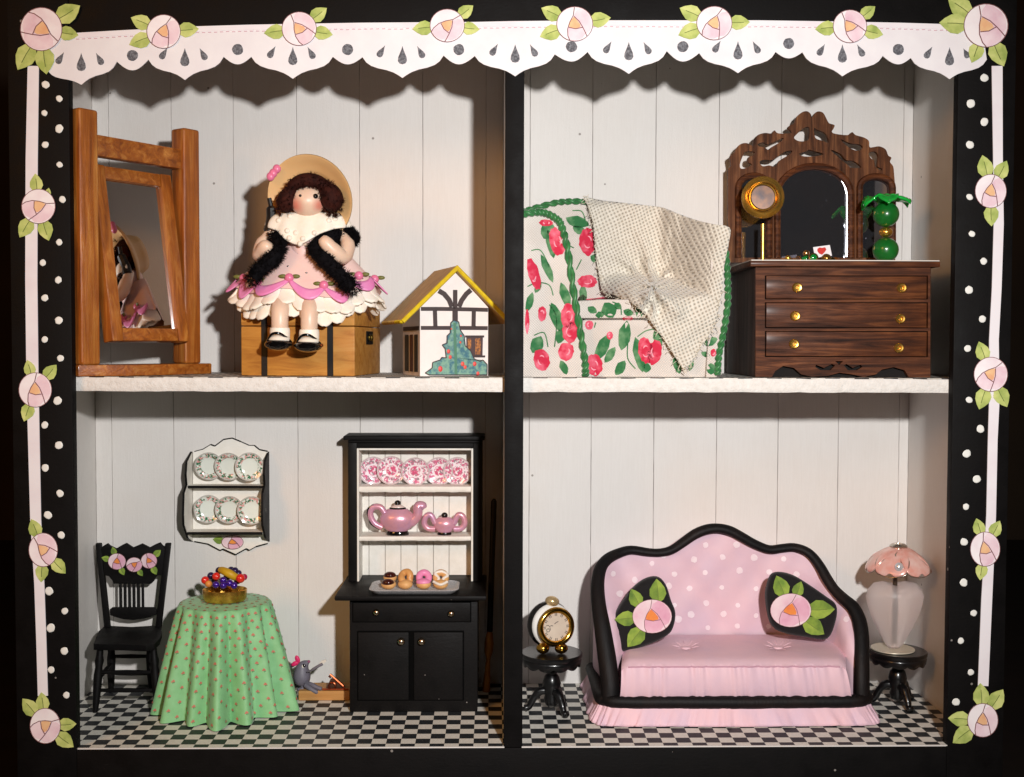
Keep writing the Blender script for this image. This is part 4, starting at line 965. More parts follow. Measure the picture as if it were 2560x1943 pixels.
bead('bead', 330, 0, .0065, M('emerald_glass', (10, 120, 50), rough=.1, coat=.5), 'tiny green glass bead under the leftmost gold bead', y=.285)
tr_ = thing('ring', 'small rose gold ring standing left of the green gem on the dresser', 'ring', (jx(520), YJ, ZDT), 'trinkets on the dresser')
obj('band', MB().tube([Vector((jx(520)+math.cos(a)*.0075, YJ+.004*math.cos(a), ZDT+.0105+math.sin(a)*.009)) for a in [2*math.pi*i/20 for i in range(20)]], .0022, 8, closed=True), CHAMP, tr_)
pb = thing('perfume_bottle', 'tiny green bottle with rose gold stopper among the dresser trinkets', 'bottle', (jx(745), .27, ZDT), 'trinkets on the dresser')
obj('flask', MB().lathe((jx(745), .27, ZDT), [(.009, .0003), (.013, .004), (.0145, .011), (.012, .018), (.005, .022)], 20), MATS['emerald_glass'], pb)
obj('stopper', MB().ball((jx(745), .27, ZDT+.029), (.0095, .0095, .009), 16, 12), CHAMP, pb)
gm = thing('gem_box', 'round gold mounted green gem in the middle of the dresser trinkets', 'gem', (jx(820), YJ-.02, ZDT), 'trinkets on the dresser')
gc = Vector((jx(820), YJ-.02, ZDT+.0135))
obj('mount', MB().lathe(gc, [(.010, .006), (.0135, .003), (.0135, -.002), (.011, -.004), (.0095, -.002)], 20, (0, 1, 0)), CHAMP, gm)
obj('stone', MB().ball(gc+Vector((0, -.002, 0)), (.0095, .005, .0095), 16, 10), MATS['emerald_glass'], gm)
cdm = thing('card', 'small white card with a red mark leaning among the dresser trinkets', 'card', (jx(1080), .29, ZDT), 'trinkets on the dresser')
cq = [P(*fj(*q), .29) for q in ((855, 445), (1240, 392), (1290, 640), (900, 690))]
for v in cq: v.z = max(v.z, ZDT+.0004)
cm_ = MB().prism(cq, .0012); obj('sheet', cm_, LACEM, cdm, smooth=0); bq = cm_.bvh(); mb = MB()
decal(mb, [fj(*q) for q in ((955, 480), (1000, 450), (1060, 462), (1130, 445), (1160, 500), (1120, 560), (1060, 620), (990, 590), (950, 530))], bq, .0006); obj('red_mark', mb, M('red_ink', (196, 44, 36), rough=.7), cdm, smooth=0)
bead('bead', 1165, 0, .0132, M('smoky_gold_glass', (170, 130, 60), (100, 76, 40), .15, .8, ns=60), 'largest smoky gold bead in front of the white card on the dresser')
bead('bead', 1350, 0, .009, DGOLD, 'dull brown gold bead right of the white card on the dresser', y=.27)
bead('bead', 1445, 0, .010, M('amber_bead', (120, 66, 24), (150, 90, 34), .2, .4, ns=60), 'amber bead farthest right of the trinkets on the dresser', y=.28)
# ================================================================== lower left room
BLK = worn_black('furniture_black_paint', (9, 8, 8), (15, 13, 13), .54, .16, 26)
WPAINT = M('hutch_white_paint', (238, 235, 228), (228, 224, 214), .6, ns=30, bump=.5, bs=90)
fk = crop(400, 1060, 4.664)
# --- plate rack on the wall
YRB, YRF = YB-.0015, YB-.095
RK = thing('plate_rack', 'small white wall rack with black edges and a painted rose, holding six plates', 'plate rack', (P(572, 1240, .5).x, YRB, P(572, 1380, YRB).z))
brd = [(385, 322), (400, 322), (500, 295), (590, 240), (640, 258), (740, 182), (840, 165), (940, 205), (1040, 250), (1100, 250), (1160, 300), (1255, 320), (1255, 1395), (1230, 1400), (1120, 1430), (1040, 1475), (1005, 1455), (880, 1525), (735, 1460), (700, 1475), (560, 1400), (400, 1370), (385, 1370)]
obj('back_board', MB().prism(PP(fk, brd, YRB-.007), .006), WPAINT, RK, smooth=0)
for seq in (brd[1:12], brd[12:22]):
    ink = MB()
    for a, c in zip(seq, seq[1:]): ink.prism([P(x, y, YRB-.0078) for x, y in stroke([fk(*a), fk(*c)], 2.0+random.random()*1.6)], .0006)
    obj('edge_line', ink, BLK, RK, smooth=0)
side = [(322, 0), (418, -.058), (560, -.068), (680, -.060), (760, -.092), (1000, -.1), (1120, -.096), (1215, -.072), (1300, -.05), (1372, 0)]
def side_panel(px_back, wht, outw):
    xb_ = P(fk(px_back, 0)[0], 1250, YRB).x; t = .0065; v = []
    pts = [Vector((xb_, YRB-.001+dy, P(500, fk(0, y)[1], YRB).z)) for y, dy in side]
    m_ = len(pts); vs = pts+[p+Vector((t*outw, 0, 0)) for p in pts]
    mb = MB(); mb.mat(0).add(vs, [tuple(range(m_))]); mb.mat(1).add(vs, [tuple(range(2*m_-1, m_-1, -1))]+[(i, i+m_, (i+1) % m_+m_, (i+1) % m_) for i in range(m_)])
    return obj('side_panel', mb, [WPAINT if wht else BLK, BLK], RK, smooth=0)
side_panel(385, True, -1); side_panel(1252, True, 1)
xa, xb2 = P(fk(385, 0)[0], 1250, YRB).x+.0004, P(fk(1252, 0)[0], 1250, YRB).x-.0004
for yb_, dp in ((672, .060), (1195, .074)):
    z_ = P(500, fk(0, yb_)[1], YRB).z-.006
    sh_ = obj('shelf', MB().box((xa, YRB-dp+.004, z_-.006), (xb2, YRB-.0072, z_), 0), WPAINT, RK, smooth=0)
    obj('shelf_edge', MB().box((xa, YRB-dp-.002, z_-.0068), (xb2, YRB-dp+.0038, z_+.0008), .0015, 1), BLK, sh_)
rose(RK, *fk(845, 1380), 27, [fk(615, 1345)], YRB-.0085, 0, 15*1.15, True, .0015, 'painted_rose')
def plate_mat(name, ring_a, ring_b, base, center=None, inner=.62):
    t = NT(name); v = t.coord(); s = t.n('ShaderNodeVectorMath', operation='LENGTH'); sep = t.n('ShaderNodeSeparateXYZ'); t.l(v, sep.inputs[0])
    cmb = t.n('ShaderNodeCombineXYZ'); t.l(sep.outputs[0], cmb.inputs[0]); t.l(sep.outputs[2], cmb.inputs[1]); t.l(cmb.outputs[0], s.inputs[0])
    r = t.math('DIVIDE', s.outputs['Value'], .0395)
    oi = t.n('ShaderNodeObjectInfo'); off = t.n('ShaderNodeVectorMath', operation='ADD'); t.l(v, off.inputs[0]); sc_ = t.math('MULTIPLY', oi.outputs['Random'], 7.0); t.l(sc_, off.inputs[1])
    n1 = t.noise(off.outputs[0], 125, 3, .6); n2 = t.noise(off.outputs[0], 150, 2, .5); 
    band = t.ramp(r, [(inner-.03, 0), (inner+.05, 1), (.93, 1), (.97, .25)])
    c = t.mix(t.math('MULTIPLY', t.ramp(n1, [(.48, 0), (.53, 1)]), band), lin(base), lin(ring_a))
    c = t.mix(t.math('MULTIPLY', t.ramp(n2, [(.54, 0), (.60, 1)]), band), c, lin(ring_b))
    if center:
        cb_ = t.ramp(r, [(.34, 1), (.44, 0)]); c = t.mix(t.math('MULTIPLY', t.ramp(n1, [(.42, 0), (.5, 1)]), cb_), c, lin(center))
        c = t.mix(t.math('MULTIPLY', t.ramp(n2, [(.56, 0), (.62, 1)]), cb_), c, lin(ring_b))
    rimc = t.ramp(r, [(.94, 0), (.97, .5)]); c = t.mix(rimc, c, lin((160, 140, 136)))
    t.col(c); t.set(Roughness=.12, Coat_Weight=.5, Coat_Roughness=.05); return t.m
GPL = plate_mat('cream_plate_green_leaves', (52, 112, 78), (222, 160, 156), (228, 234, 224))
PPL = plate_mat('pink_rose_plate', (214, 112, 146), (156, 140, 146), (246, 236, 240), (212, 90, 128), .5)
def plate(px, py, r, y, mt, label, group, tilt=8, roll=0, name='plate'):
    c = P(px, py, y); mb = MB()
    prof = [(.0003, -.0005), (r*.30, -.0012), (r*.60, -.001), (r*.68, -.003), (r*.95, -.0062), (r, -.0068), (r, -.0055), (r*.7, .0008), (r*.55, .0022), (.0003, .0022)]
    mb.lathe((0, 0, 0), prof, 36, (0, 1, 0))
    o = obj(name, mb, mt, None, smooth=50); o.location = c; o.rotation_euler = (math.radians(-tilt), roll, math.radians(random.uniform(-4, 4))); tag(o, label, 'plate', group); return o
def rowplates(cs, r, y, mt, labels, group, order):
    for (x, yy), lb, dy in zip(cs, labels, order): plate(x, yy, r, y+dy, mt, lb, group, 9, random.random()*6)
rk = 35.5*K(.5)
rowplates([fk(575, 487), fk(805, 492), fk(1045, 497)], rk, .512, GPL, ['green leaf plate at the left of the wall rack upper shelf', 'green leaf plate in the middle of the wall rack upper shelf', 'green leaf plate at the right of the wall rack upper shelf'], 'plates in the wall rack', (0, -.009, -.018))
rowplates([fk(565, 990), fk(810, 995), fk(1070, 1005)], rk, .512, GPL, ['green leaf plate at the left of the wall rack lower shelf', 'green leaf plate in the middle of the wall rack lower shelf', 'green leaf plate at the right of the wall rack lower shelf'], 'plates in the wall rack', (0, -.009, -.018))
# --- hutch
fu = crop(820, 1060, 3.817); fl_ = crop(700, 1440, 3.3375)
YC = .28; YU = .445; YBK = YB-.002
HU = thing('hutch', 'black hutch with open white shelves, one drawer and two doors', 'hutch', (P(1035, 1700, .4).x, .41, ZF))
xl, xr = P(874, 1640, YC).x, P(1194, 1640, YC).x; zc = P(1030, 1496, YC).z
zc_top = P(1030, 1490, YC-.025).z
obj('cabinet', MB().box((xl, YC, ZF+.0005), (xr, YBK, zc_top-.013), .003, 2), BLK, HU)
cx0, cx1 = P(836, 1495, YC-.03).x, P(1216, 1495, YC-.03).x
obj('counter', MB().box((cx0, YC-.03, zc_top-.0128), (cx1, YBK, zc_top), .004, 2), BLK, HU)
def front(name, px0, px1, py0, py1, y, t, parent=HU, mt=BLK):
    a, c = P(px0, py1, y), P(px1, py0, y); return obj(name, MB().box((a.x, y-t, a.z), (c.x, y+.003, c.z), .0025, 2), mt, parent)
DARKG = M('gap_shade_black', (4, 4, 4), rough=.9, spec=.1)
front('gap', 880, 1179, 1503, 1557, YC, .0006, mt=DARKG); front('gap', 892, 1161, 1576, 1753, YC, .0006, mt=DARKG)  # black sheets stand in for the shade around drawer and doors
KNOB = M('pewter_knob', (190, 178, 160), (160, 146, 126), .25, 1, ns=50)
d = front('drawer', 883, 1176, 1506, 1554, YC, .006)
for q in ((941, 1531), (1128, 1534)): obj('knob', MB().ball(P(*q, YC-.013), .0098, 16, 12), KNOB, d)
for x0, x1, q in ((896, 1022, (1003, 1604)), (1035, 1157, (1054, 1604))):
    d = front('door', x0, x1, 1580, 1749, YC, .006); obj('knob', MB().ball(P(*q, YC-.014), .0112, 16, 12), KNOB, d)
# upper case
ux0, ui0, ui1, ux1 = (P(a, 1250, YU).x for a in (870, 892, 1183, 1206)); ztop = P(1030, 1100, YU).z; zop = P(1030, 1121, YU).z
for a, c in ((ux0, ui0), (ui1, ux1)): obj('stile', MB().box((a, YU, zc_top+.0005), (c, YBK, ztop), .002, 2), BLK, HU)
obj('top_rail', MB().box((ui0+.0003, YU+.001, zop), (ui1-.0003, YBK, ztop-.0005), .002, 2), BLK, HU)
k0, k1 = P(858, 1090, YU-.02).x, P(1212, 1090, YU-.02).x
obj('cornice', MB().box((k0, YU-.022, ztop+.0005), (k1, YBK, ztop+.013), .004, 3).box((k0+.012, YU-.010, ztop-.008), (k1-.010, YU-.0005, ztop), .003, 2), BLK, HU)
gx = [ui0+.0005]+[P(fu(x, 0)[0], 1300, YBK-.01).x for x in (390, 545, 695, 850, 1005, 1155)]+[ui1-.0005]
for a, c in zip(gx, gx[1:]): obj('back_plank', MB().box((a+.0006, YBK-.010, zc_top+.0006), (c-.0006, YBK-.001, zop-.0005), .0012, 1), WPAINT, HU)
for a, c in ((ui0+.0003, ui0+.006), (ui1-.006, ui1-.0003)): obj('inner_side', MB().box((a, YU+.0005, zc_top+.0006), (c, YBK-.0105, zop-.0004), .001, 1), WPAINT, HU)
obj('inner_top', MB().box((ui0+.0065, YU+.002, zop-.006), (ui1-.0065, YBK-.0105, zop-.0004), .001, 1), WPAINT, HU)
SHZ = []
for a, c in ((1217, 1231), (1342, 1353)):
    z1_, z0_ = P(1030, a, YU).z, P(1030, c, YU).z; SHZ.append(z1_); n = 30; mb = MB(); x0, x1 = ui0+.0066, ui1-.0066
    rows = [[Vector((x0+(x1-x0)*k/n, YU+.001+dy+random.uniform(-.0006, .0006), z0_+(z1_-z0_)*f+random.uniform(-.0008, .0008)*(0 if f == 1 else 1))) for k in range(n+1)] for f, dy in ((0, .002), (.2, 0), (.6, -.0006), (1, .001))]
    mb.grid(rows); mb.add([rows[-1][0], rows[-1][-1], (x1, YBK-.0105, z1_), (x0, YBK-.0105, z1_)], [(0, 1, 2, 3)]); mb.add([rows[0][0], rows[0][-1], (x1, YBK-.0105, z0_), (x0, YBK-.0105, z0_)], [(3, 2, 1, 0)])
    obj('shelf', mb, WPAINT, HU)
rp = 36*K(.5)
for (x, y), dy, lb in zip([fu(430, 443), fu(605, 443), fu(835, 450), fu(1062, 449), fu(1237, 449)], (0, -.009, -.018, -.006, -.012), ('first pink rose plate from the left on the hutch top shelf', 'second pink rose plate from the left on the hutch top shelf', 'pink rose plate in the middle of the hutch top shelf', 'fourth pink rose plate from the left on the hutch top shelf', 'pink rose plate at the right end of the hutch top shelf')):
    plate(x, y, rp, .520+dy, PPL, lb, 'pink plates on the hutch', 7, random.random()*6)
# --- teapot and sugar bowl
PEARL = M('pearly_pink_glaze', (222, 156, 164), (202, 156, 190), .3, .25, ns=24, bump=.35, bs=60, coat=.4)
YT_ = .478; kt = K(YT_)
def pot(label, name, px, hw_, zf, spout, lid):
    c = P(px, 1300, YT_); c.z = SHZ[1]; s_ = hw_
    T_ = thing(name, label, name.replace('_', ' '), c)
    obj('foot', MB().lathe(c, [(s_*.62, .0004), (s_*.64, .006*zf), (s_*.56, .012*zf)], 28, sy=.62), GLOSSBLACK, T_)
    obj('body', MB().lathe(c, [(s_*.52, .011*zf), (s_*.74, .02*zf), (s_*.98, .036*zf), (s_*1.0, .05*zf), (s_*.88, .062*zf), (s_*.66, .072*zf), (s_*.55, .077*zf), (.001, .078*zf)], 32, sy=.62), PEARL, T_)
    return T_, c
TP, c = pot('pearly pink teapot with black foot and lid knob on the hutch shelf', 'teapot', fu(665, 0)[0], 45*kt, 1.0, 1, 1)
hw_ = 45*kt
sp = spline([c+Vector((hw_*.72, -.004, .036)), c+Vector((hw_*1.1, -.006, .058)), c+Vector((hw_*1.15, -.006, .084)), c+Vector((hw_*1.36, -.006, .086)), c+Vector((hw_*1.46, -.006, .078))], 5)
obj('spout', MB().tube(sp, [.015]*4+[.014]*4+[.0145]*4+[.0140]*4+[.0145, .013, .012, .011, .008][:len(sp)-16], 14), PEARL, TP, smooth=80)
hp = spline([c+Vector((-hw_*.72, -.004, .066)), c+Vector((-hw_*.95, -.004, .082)), c+Vector((-hw_*1.35, -.004, .082)), c+Vector((-hw_*1.52, -.004, .062)), c+Vector((-hw_*1.3, -.004, .036)), c+Vector((-hw_*.85, -.004, .022))], 5)
ha_ = obj('handle', MB().tube(hp, .0092, 12), PEARL, TP, smooth=80)
obj('handle_stripe', MB().tube([p+Vector((-.0066 if i > 6 else -.003, -.002, .004 if i < 14 else -.003)) for i, p in enumerate(hp[5:])], .0042, 8), GLOSSBLACK, ha_)
obj('lid', MB().lathe(c+Vector((0, 0, .078)), [(hw_*.40, 0), (hw_*.36, .006), (hw_*.2, .011), (.001, .0125)], 24, sy=.7), M('pale_pearl', (226, 206, 200), rough=.3, coat=.4), TP)
obj('lid_band', MB().tube([c+Vector((math.cos(a)*hw_*.42, math.sin(a)*hw_*.3, .079)) for a in [2*math.pi*i/24 for i in range(24)]], .0028, 8, closed=True), GLOSSBLACK, TP)
obj('lid_knob', MB().ball(c+Vector((0, 0, .094)), (.0098, .0098, .0085), 14, 10), GLOSSBLACK, TP)
SB, c = pot('pearly pink two handled sugar bowl beside the teapot on the hutch shelf', 'sugar_bowl', fu(1112, 0)[0], 28*kt, .68, 0, 0)
hw_ = 29*kt
for s in (-1, 1):
    hp = spline([c+Vector((s*hw_*.8, -.003, .034)), c+Vector((s*hw_*1.15, -.003, .058)), c+Vector((s*hw_*1.55, -.003, .056)), c+Vector((s*hw_*1.75, -.003, .036)), c+Vector((s*hw_*1.45, -.003, .020)), c+Vector((s*hw_*.8, -.003, .018))], 5)
    obj('handle', MB().tube(hp, .0088, 12), PEARL, SB, smooth=80)
obj('lid_knob', MB().ball(c+Vector((0, 0, .058)), (.0098, .0098, .0085), 14, 10), GLOSSBLACK, SB)
# --- tray of pastries
ZC = zc_top; YP0, YP1 = .262, .405
TRM = M('silver_glitter_tray', (176, 176, 178), (214, 214, 214), .42, .2, ns=260, contrast=(.4, .65), bump=.5, bs=300)
tx0, tx1 = P(926, 1470, .33).x, P(1148, 1470, .33).x
TY = thing('tray', 'silver glitter tray holding four pastries on the hutch counter', 'tray', ((tx0+tx1)/2, .335, ZC))
def rrect(x0, x1, y0, y1, r, z, n=6):
    o = []
    for cx_, cy_, a0 in ((x1-r, y1-r, 0), (x0+r, y1-r, 90), (x0+r, y0+r, 180), (x1-r, y0+r, 270)):
        for k in range(n+1): a = math.radians(a0+90*k/n); o.append(Vector((cx_+math.cos(a)*r, cy_+math.sin(a)*r, z)))
    return o
r0 = [rrect(tx0+.012, tx1-.012, YP0+.012, YP1-.012, .022, ZC+.0004), rrect(tx0, tx1, YP0, YP1, .03, ZC+.012), rrect(tx0+.003, tx1-.003, YP0+.003, YP1-.003, .028, ZC+.0135), rrect(tx0+.014, tx1-.014, YP0+.014, YP1-.014, .02, ZC+.006)]
mb = MB().grid(r0, True); n_ = len(r0[0]); mb.f += [list(range(n_-1, -1, -1)), list(range(3*n_, 4*n_))]; mb.mi += [0, 0]; obj('dish', mb, TRM, TY, smooth=50)
BUN = M('baked_bun', (206, 150, 92), (226, 178, 116), .55, ns=40, sss=.1)
CHOC = M('chocolate_glaze', (66, 20, 14), (50, 16, 12), .12, ns=20, coat=.6)
PGLZ = M('pink_icing', (228, 130, 176), (236, 150, 190), .35, ns=30)
WGLZ = M('white_icing', (238, 232, 222), (226, 216, 204), .4, ns=60)
TAN = M('tan_glaze', (216, 160, 96), (200, 140, 80), .4, ns=40)
for px, mt, lb in ((fu(582, 0)[0], CHOC, 'chocolate glazed pastry at the left end of the tray'), (fu(740, 0)[0], TAN, 'plain tan doughnut pastry second on the tray'), (fu(915, 0)[0], PGLZ, 'pink iced doughnut pastry on the tray'), (fu(1077, 0)[0], WGLZ, 'white iced pastry at the right end of the tray')):
    c = P(px, 1450, .33); c.z = ZC+.0062; pa = thing('pastry', lb, 'pastry', c, 'pastries on the tray')
    obj('bun', MB().ball(c+Vector((0, -.012, .013)), (.021, .020, .0135), 20, 14), BUN, pa)
    ax = Vector((.15, -.75, .6)).normalized(); q_ = Vector((0, 0, 1)).rotation_difference(ax); cc = c+Vector((0, .004, .029))
    if mt is CHOC:
        obj('cream_puff', MB().ball(c+Vector((.002, .012, .028)), (.019, .016, .015), 18, 12), BUN, pa); obj('glaze', MB().ball(c+Vector((.002, .009, .034)), (.0175, .014, .0105), 18, 12), CHOC, pa); obj('glaze', MB().ball(c+Vector((-.001, -.020, .020)), (.0175, .014, .010), 18, 12), CHOC, pa); continue
    ring = [cc+q_ @ Vector((math.cos(a)*(.0125 if mt is TAN else .0135), math.sin(a)*(.0175 if mt is TAN else .015), .004*math.sin(2*a) if mt is TAN else 0)) for a in [2*math.pi*i/24 for i in range(24)]]
    obj('doughnut', MB().tube(ring, .0098, 12, closed=True), mt if mt is not WGLZ else BUN, pa, smooth=80)
    if mt is WGLZ:
        ic = [cc+q_ @ Vector((math.cos(a)*(.0135+.006*math.sin(3*a)), math.sin(a)*.0155, .0065)) for a in [2*math.pi*i/40 for i in range(40)]]
        obj('glaze', MB().tube(ic, .0048, 8, closed=True), WGLZ, pa, smooth=80)
        obj('glaze', MB().tube(spline([c+Vector((-.02, -.02, .022)), c+Vector((0, -.032, .016)), c+Vector((.019, -.022, .022))], 6), .004, 8), WGLZ, pa, smooth=80)
    if mt is PGLZ: obj('glaze', MB().ball(c+Vector((-.001, -.014, .020)), (.0205, .017, .010), 18, 12), PGLZ, pa)
# --- dining chair
fq = crop(180, 1320, 2.895)
YCB, YCF = .475, .285
CH = thing('chair', 'black wooden chair with three painted roses on its crest', 'chair', (P(300, 1700, .38).x, .38, ZF))
zs_ = P(300, fq(0, 850)[1], YCF).z
def cp(x, y, d=YCB): return P(*fq(x, y), d)
for a, c in (((187, 112), (255, 760)), ((692, 112), (615, 770))):
    top, bot = cp(*a), cp(*c); obj('back_post', MB().prism([top+Vector((-.008, 0, 0)), top+Vector((.008, 0, 0)), bot+Vector((.0085, 0, 0)), bot+Vector((-.0085, 0, 0))], .016, bevel=.003), BLK, CH)
crest = [(208, 150), (225, 130), (255, 112), (275, 130), (318, 150), (360, 125), (390, 110), (440, 142), (480, 125), (505, 114), (560, 142), (600, 120), (635, 106), (655, 130), (672, 150), (650, 345), (622, 345), (605, 360), (592, 384), (572, 405), (300, 405), (290, 380), (265, 350), (238, 345)]
obj('crest', MB().prism(PP(fq, crest, YCB-.003), .010, bevel=.0015), BLK, CH)
for x in (350, 382, 414, 446, 478, 512): obj('spindle', MB().tube([cp(x, 400, YCB+.003), cp(x+2, 580, YCB+.003)], .0042, 8), BLK, CH)
rail = [(272, 590), (290, 576), (596, 576), (612, 592), (610, 630), (570, 645), (500, 662), (440, 668), (370, 662), (310, 645), (275, 632)]
obj('lower_rail', MB().prism(PP(fq, rail, YCB-.001), .009, bevel=.0015), BLK, CH)
sq = [cp(150, 860, YCF), cp(598, 862, YCF), cp(640, 770, YCB+.005), cp(228, 752, YCB+.005)]
zz = max(v.z for v in sq[2:]); 
for v in sq: v.z = zs_+.004
obj('seat', MB().prism(spline([sq[0]+Vector((.012, .0, 0)), (sq[0]+sq[1])/2+Vector((0, -.006, 0)), sq[1], sq[2], (sq[2]+sq[3])/2, sq[3], sq[0]+Vector((-.002, .02, 0))], 3, True), 0, d=(0, 0, -.017), bevel=.004), BLK, CH)
zl = zs_-.012
legs = [((205, 880, YCF+.02), (168, 1305, YCF)), ((590, 880, YCF+.02), (622, 1290, YCF)), ((287, 880, YCB-.02), (282, 1150, YCB)), ((560, 880, YCB-.02), (575, 1150, YCB))]
lp = []
for (x0, y0, d0), (x1, y1, d1) in legs:
    a, c = cp(x0, y0, d0), cp(x1, y1, d1); a.z = zl; c.z = ZF+.0005; lp.append((a, c))
    pr = [.0085, .0098, .0125, .010, .0125, .011, .0088, .0068]; pts = [a+(c-a)*t for t in (0, .12, .2, .3, .42, .7, .9, 1)]
    obj('leg', MB().tube(pts, pr, 12), BLK, CH)
at_ = lambda i, t: lp[i][0]+(lp[i][1]-lp[i][0])*t
for i, j, t in ((0, 1, .38), (0, 1, .66), (2, 3, .38), (2, 3, .68), (0, 2, .5), (1, 3, .5)): obj('stretcher', MB().tube([at_(i, t), (at_(i, t)+at_(j, t))/2, at_(j, t)], [.0048, .0068, .0048], 10), BLK, CH)
rose(CH, *fq(325, 243), 22, [fq(213, 215), fq(292, 138), fq(378, 342)], YCB-.0032, .2, 20, True, .0012, 'painted_rose', .8)
rose(CH, *fq(450, 266), 20, [fq(512, 348)], YCB-.0032, 1.0, 18, True, .0013, 'painted_rose', .8)
rose(CH, *fq(557, 238), 20, [fq(642, 160), fq(612, 338)], YCB-.0032, -.3, 19, True, .0014, 'painted_rose', .8)
# --- tablecloth
TC = Vector((P(562, 1650, .34).x, .343, ZF)); zt_ = P(562, 1502, .338).z; Rt = .1255; Rb = .187
def cloth_mat():
    t = NT('green_print_cotton'); n = t.noise(t.coord(), 30, 4)
    t.col(t.ramp(n, [(.3, lin((138, 196, 140))), (.7, lin((122, 182, 122)))])); t.set(Roughness=.6, Sheen_Weight=.15); t.bump(t.noise(t.coord(), 260, 3), .2, .001); return t.m
random.seed(21)
NF = 15; ph = [random.uniform(-.12, .12) for _ in range(NF)]; am = [random.uniform(.6, 1.25) for _ in range(NF)]
def fold(a):
    u = (a/(2*math.pi))*NF; i = int(math.floor(u)) % NF; f = u-math.floor(u); x = f+ph[i]*math.sin(math.pi*f)
    return (0.5-0.5*math.cos(2*math.pi*x))**.75*am[i]
def cloth_pt(a, v):                  # v: 0 centre, 1 edge of the top, 2 hem
    if v <= 1:
        r = Rt*v; z = zt_ - (.004*v**6)
        if v > .9: r *= 1-.02*(v-.9)/.1*(1-fold(a))
        return Vector((TC.x+math.cos(a)*r, TC.y+math.sin(a)*r, z))
    t = v-1; fo = fold(a); am_ = .009+.050*t**.8
    r = Rt+(Rb-Rt)*(t**.92)+(fo-.5)*am_+.012*math.sin(min(1, t*8)*math.pi/2)*0
    z = (zt_-.004)+(ZF+.003-(zt_-.004))*(t if t > .08 else t) ; z -= 0
    sag = .006*(1-fo)*t
    return Vector((TC.x+math.cos(a)*r, TC.y+math.sin(a)*r, min(zt_-.004, z+ (.012 if t < .04 else 0)*0 + sag*0)))
NA = 240; vals = [0.02, .3, .6, .85, .93, .97, 1.0, 1.015, 1.04, 1.08, 1.14]+[1.14+.86*i/16 for i in range(1, 17)]
mb = MB().grid([[cloth_pt(2*math.pi*k/NA, v) for k in range(NA)] for v in vals], True); mb.add([cloth_pt(2*math.pi*k/NA, vals[0]) for k in range(NA)], [tuple(range(NA))])
CLOTH = obj('tablecloth', mb, cloth_mat(), None, smooth=80, base=TC); tag(CLOTH, 'pale green cloth with tiny flowers draped to the floor over a round table', 'tablecloth')
mf, mgf = MB(), MB(); PRINTR = M('coral_flower_print', (206, 124, 104), (186, 100, 84), .7, ns=60); PRINTG = M('tiny_leaf_print', (78, 116, 70), rough=.7)
ri = 0; nflow = 0
def sprig(a, v, s=.0050):
    c = cloth_pt(a, v); da = (cloth_pt(a+.01, v)-c); da = da.normalized() if da.length > 1e-7 else Vector((1, 0, 0)); dv = (cloth_pt(a, v+.01 if v+.01 < 2 else 2)-cloth_pt(a, v-.005)).normalized(); n = da.cross(dv).normalized()
    out = Vector((math.cos(a), math.sin(a), .4 if v > 1 else 30)).normalized()
    if n.dot(out) < 0: n = -n
    o_ = n*.0011
    for k, (x, y, r) in enumerate(((-.55, 0, .5), (.5, -.1, .5), (0, -.6, .5))):
        pp = [c+o_+da*(x*s+math.cos(q)*r*s)+dv*(y*s+math.sin(q)*r*s) for q in [i*math.pi/3 for i in range(6)]]; mf.add(pp, [tuple(range(6))])
    mgf.add([c+o_*.9+da*(-.25*s)+dv*(.2*s), c+o_*.9+da*(.25*s)+dv*(.2*s), c+o_*.9+da*(.05*s)+dv*(1.45*s)], [(0, 1, 2)])
    mgf.add([c+o_*.9+da*(.1*s)+dv*(.7*s), c+o_*.9+da*(1.0*s)+dv*(.3*s), c+o_*.9+da*(.9*s)+dv*(.8*s)], [(0, 1, 2)])
for j in range(15):
    v = 1.05+.94*j/14.5; nn_ = 38
    for k in range(nn_):
        a = 2*math.pi*(k+.5*(j % 2))/nn_+random.uniform(-.02, .02)
        if math.sin(a) < .35: sprig(a, v)
for r_ in (.25, .5, .75, .95):
    n_ = int(6+22*r_)
    for k in range(n_): sprig(2*math.pi*(k+.5*(int(r_*4) % 2))/n_, r_, .0046)
o = obj('flower_print', mf, PRINTR, CLOTH, smooth=0); o['kind'] = 'stuff'; o = obj('leaf_print', mgf, PRINTG, CLOTH, smooth=0); o['kind'] = 'stuff'
# --- gold fruit dish
ff = crop(480, 1390, 12.29); YFD = .325
fx = P(562, 1490, YFD).x; ZT = zt_+.0012
GDARK = M('antique_gold_foil', (236, 186, 84), (150, 106, 40), .22, .8, ns=34, contrast=(.35, .7), bump=.6, bs=50)
FD = obj('fruit_dish', MB().lathe((fx, YFD, ZT), [(.046, .0004), (.056, .003), (.0605, .010), (.062, .034), (.0605, .0352), (.058, .030), (.055, .012), (.001, .010)], 44, sy=.8), GDARK, None, base=(fx, YFD, ZT)); tag(FD, 'antique gold foil dish of tiny fruit on the green tablecloth', 'dish')
PURP = M('purple_pearl_bead', (58, 22, 130), (74, 34, 150), .2, .35, ns=30, coat=.4); NAVY = M('dark_plum_bead', (34, 24, 66), (48, 30, 84), .3, .2, ns=30, coat=.3)
REDF = M('red_berry_glaze', (206, 18, 24), (222, 60, 40), .2, ns=30, coat=.4); ORF = M('orange_fruit', (226, 150, 60), (206, 120, 60), .5, ns=40); BAN = M('banana_yellow', (206, 166, 24), (178, 136, 20), .5, ns=30)
def fruit(name, x, y, r, d, mt, lb, cat, grp='fruit in the gold dish'):
    p = P(*ff(x, y), YFD+d); rr = r/12.29*K(YFD); o = obj(name, MB().ball(p, rr, 18, 12), mt, None, base=p-Vector((0, 0, rr))); tag(o, lb, cat, grp)
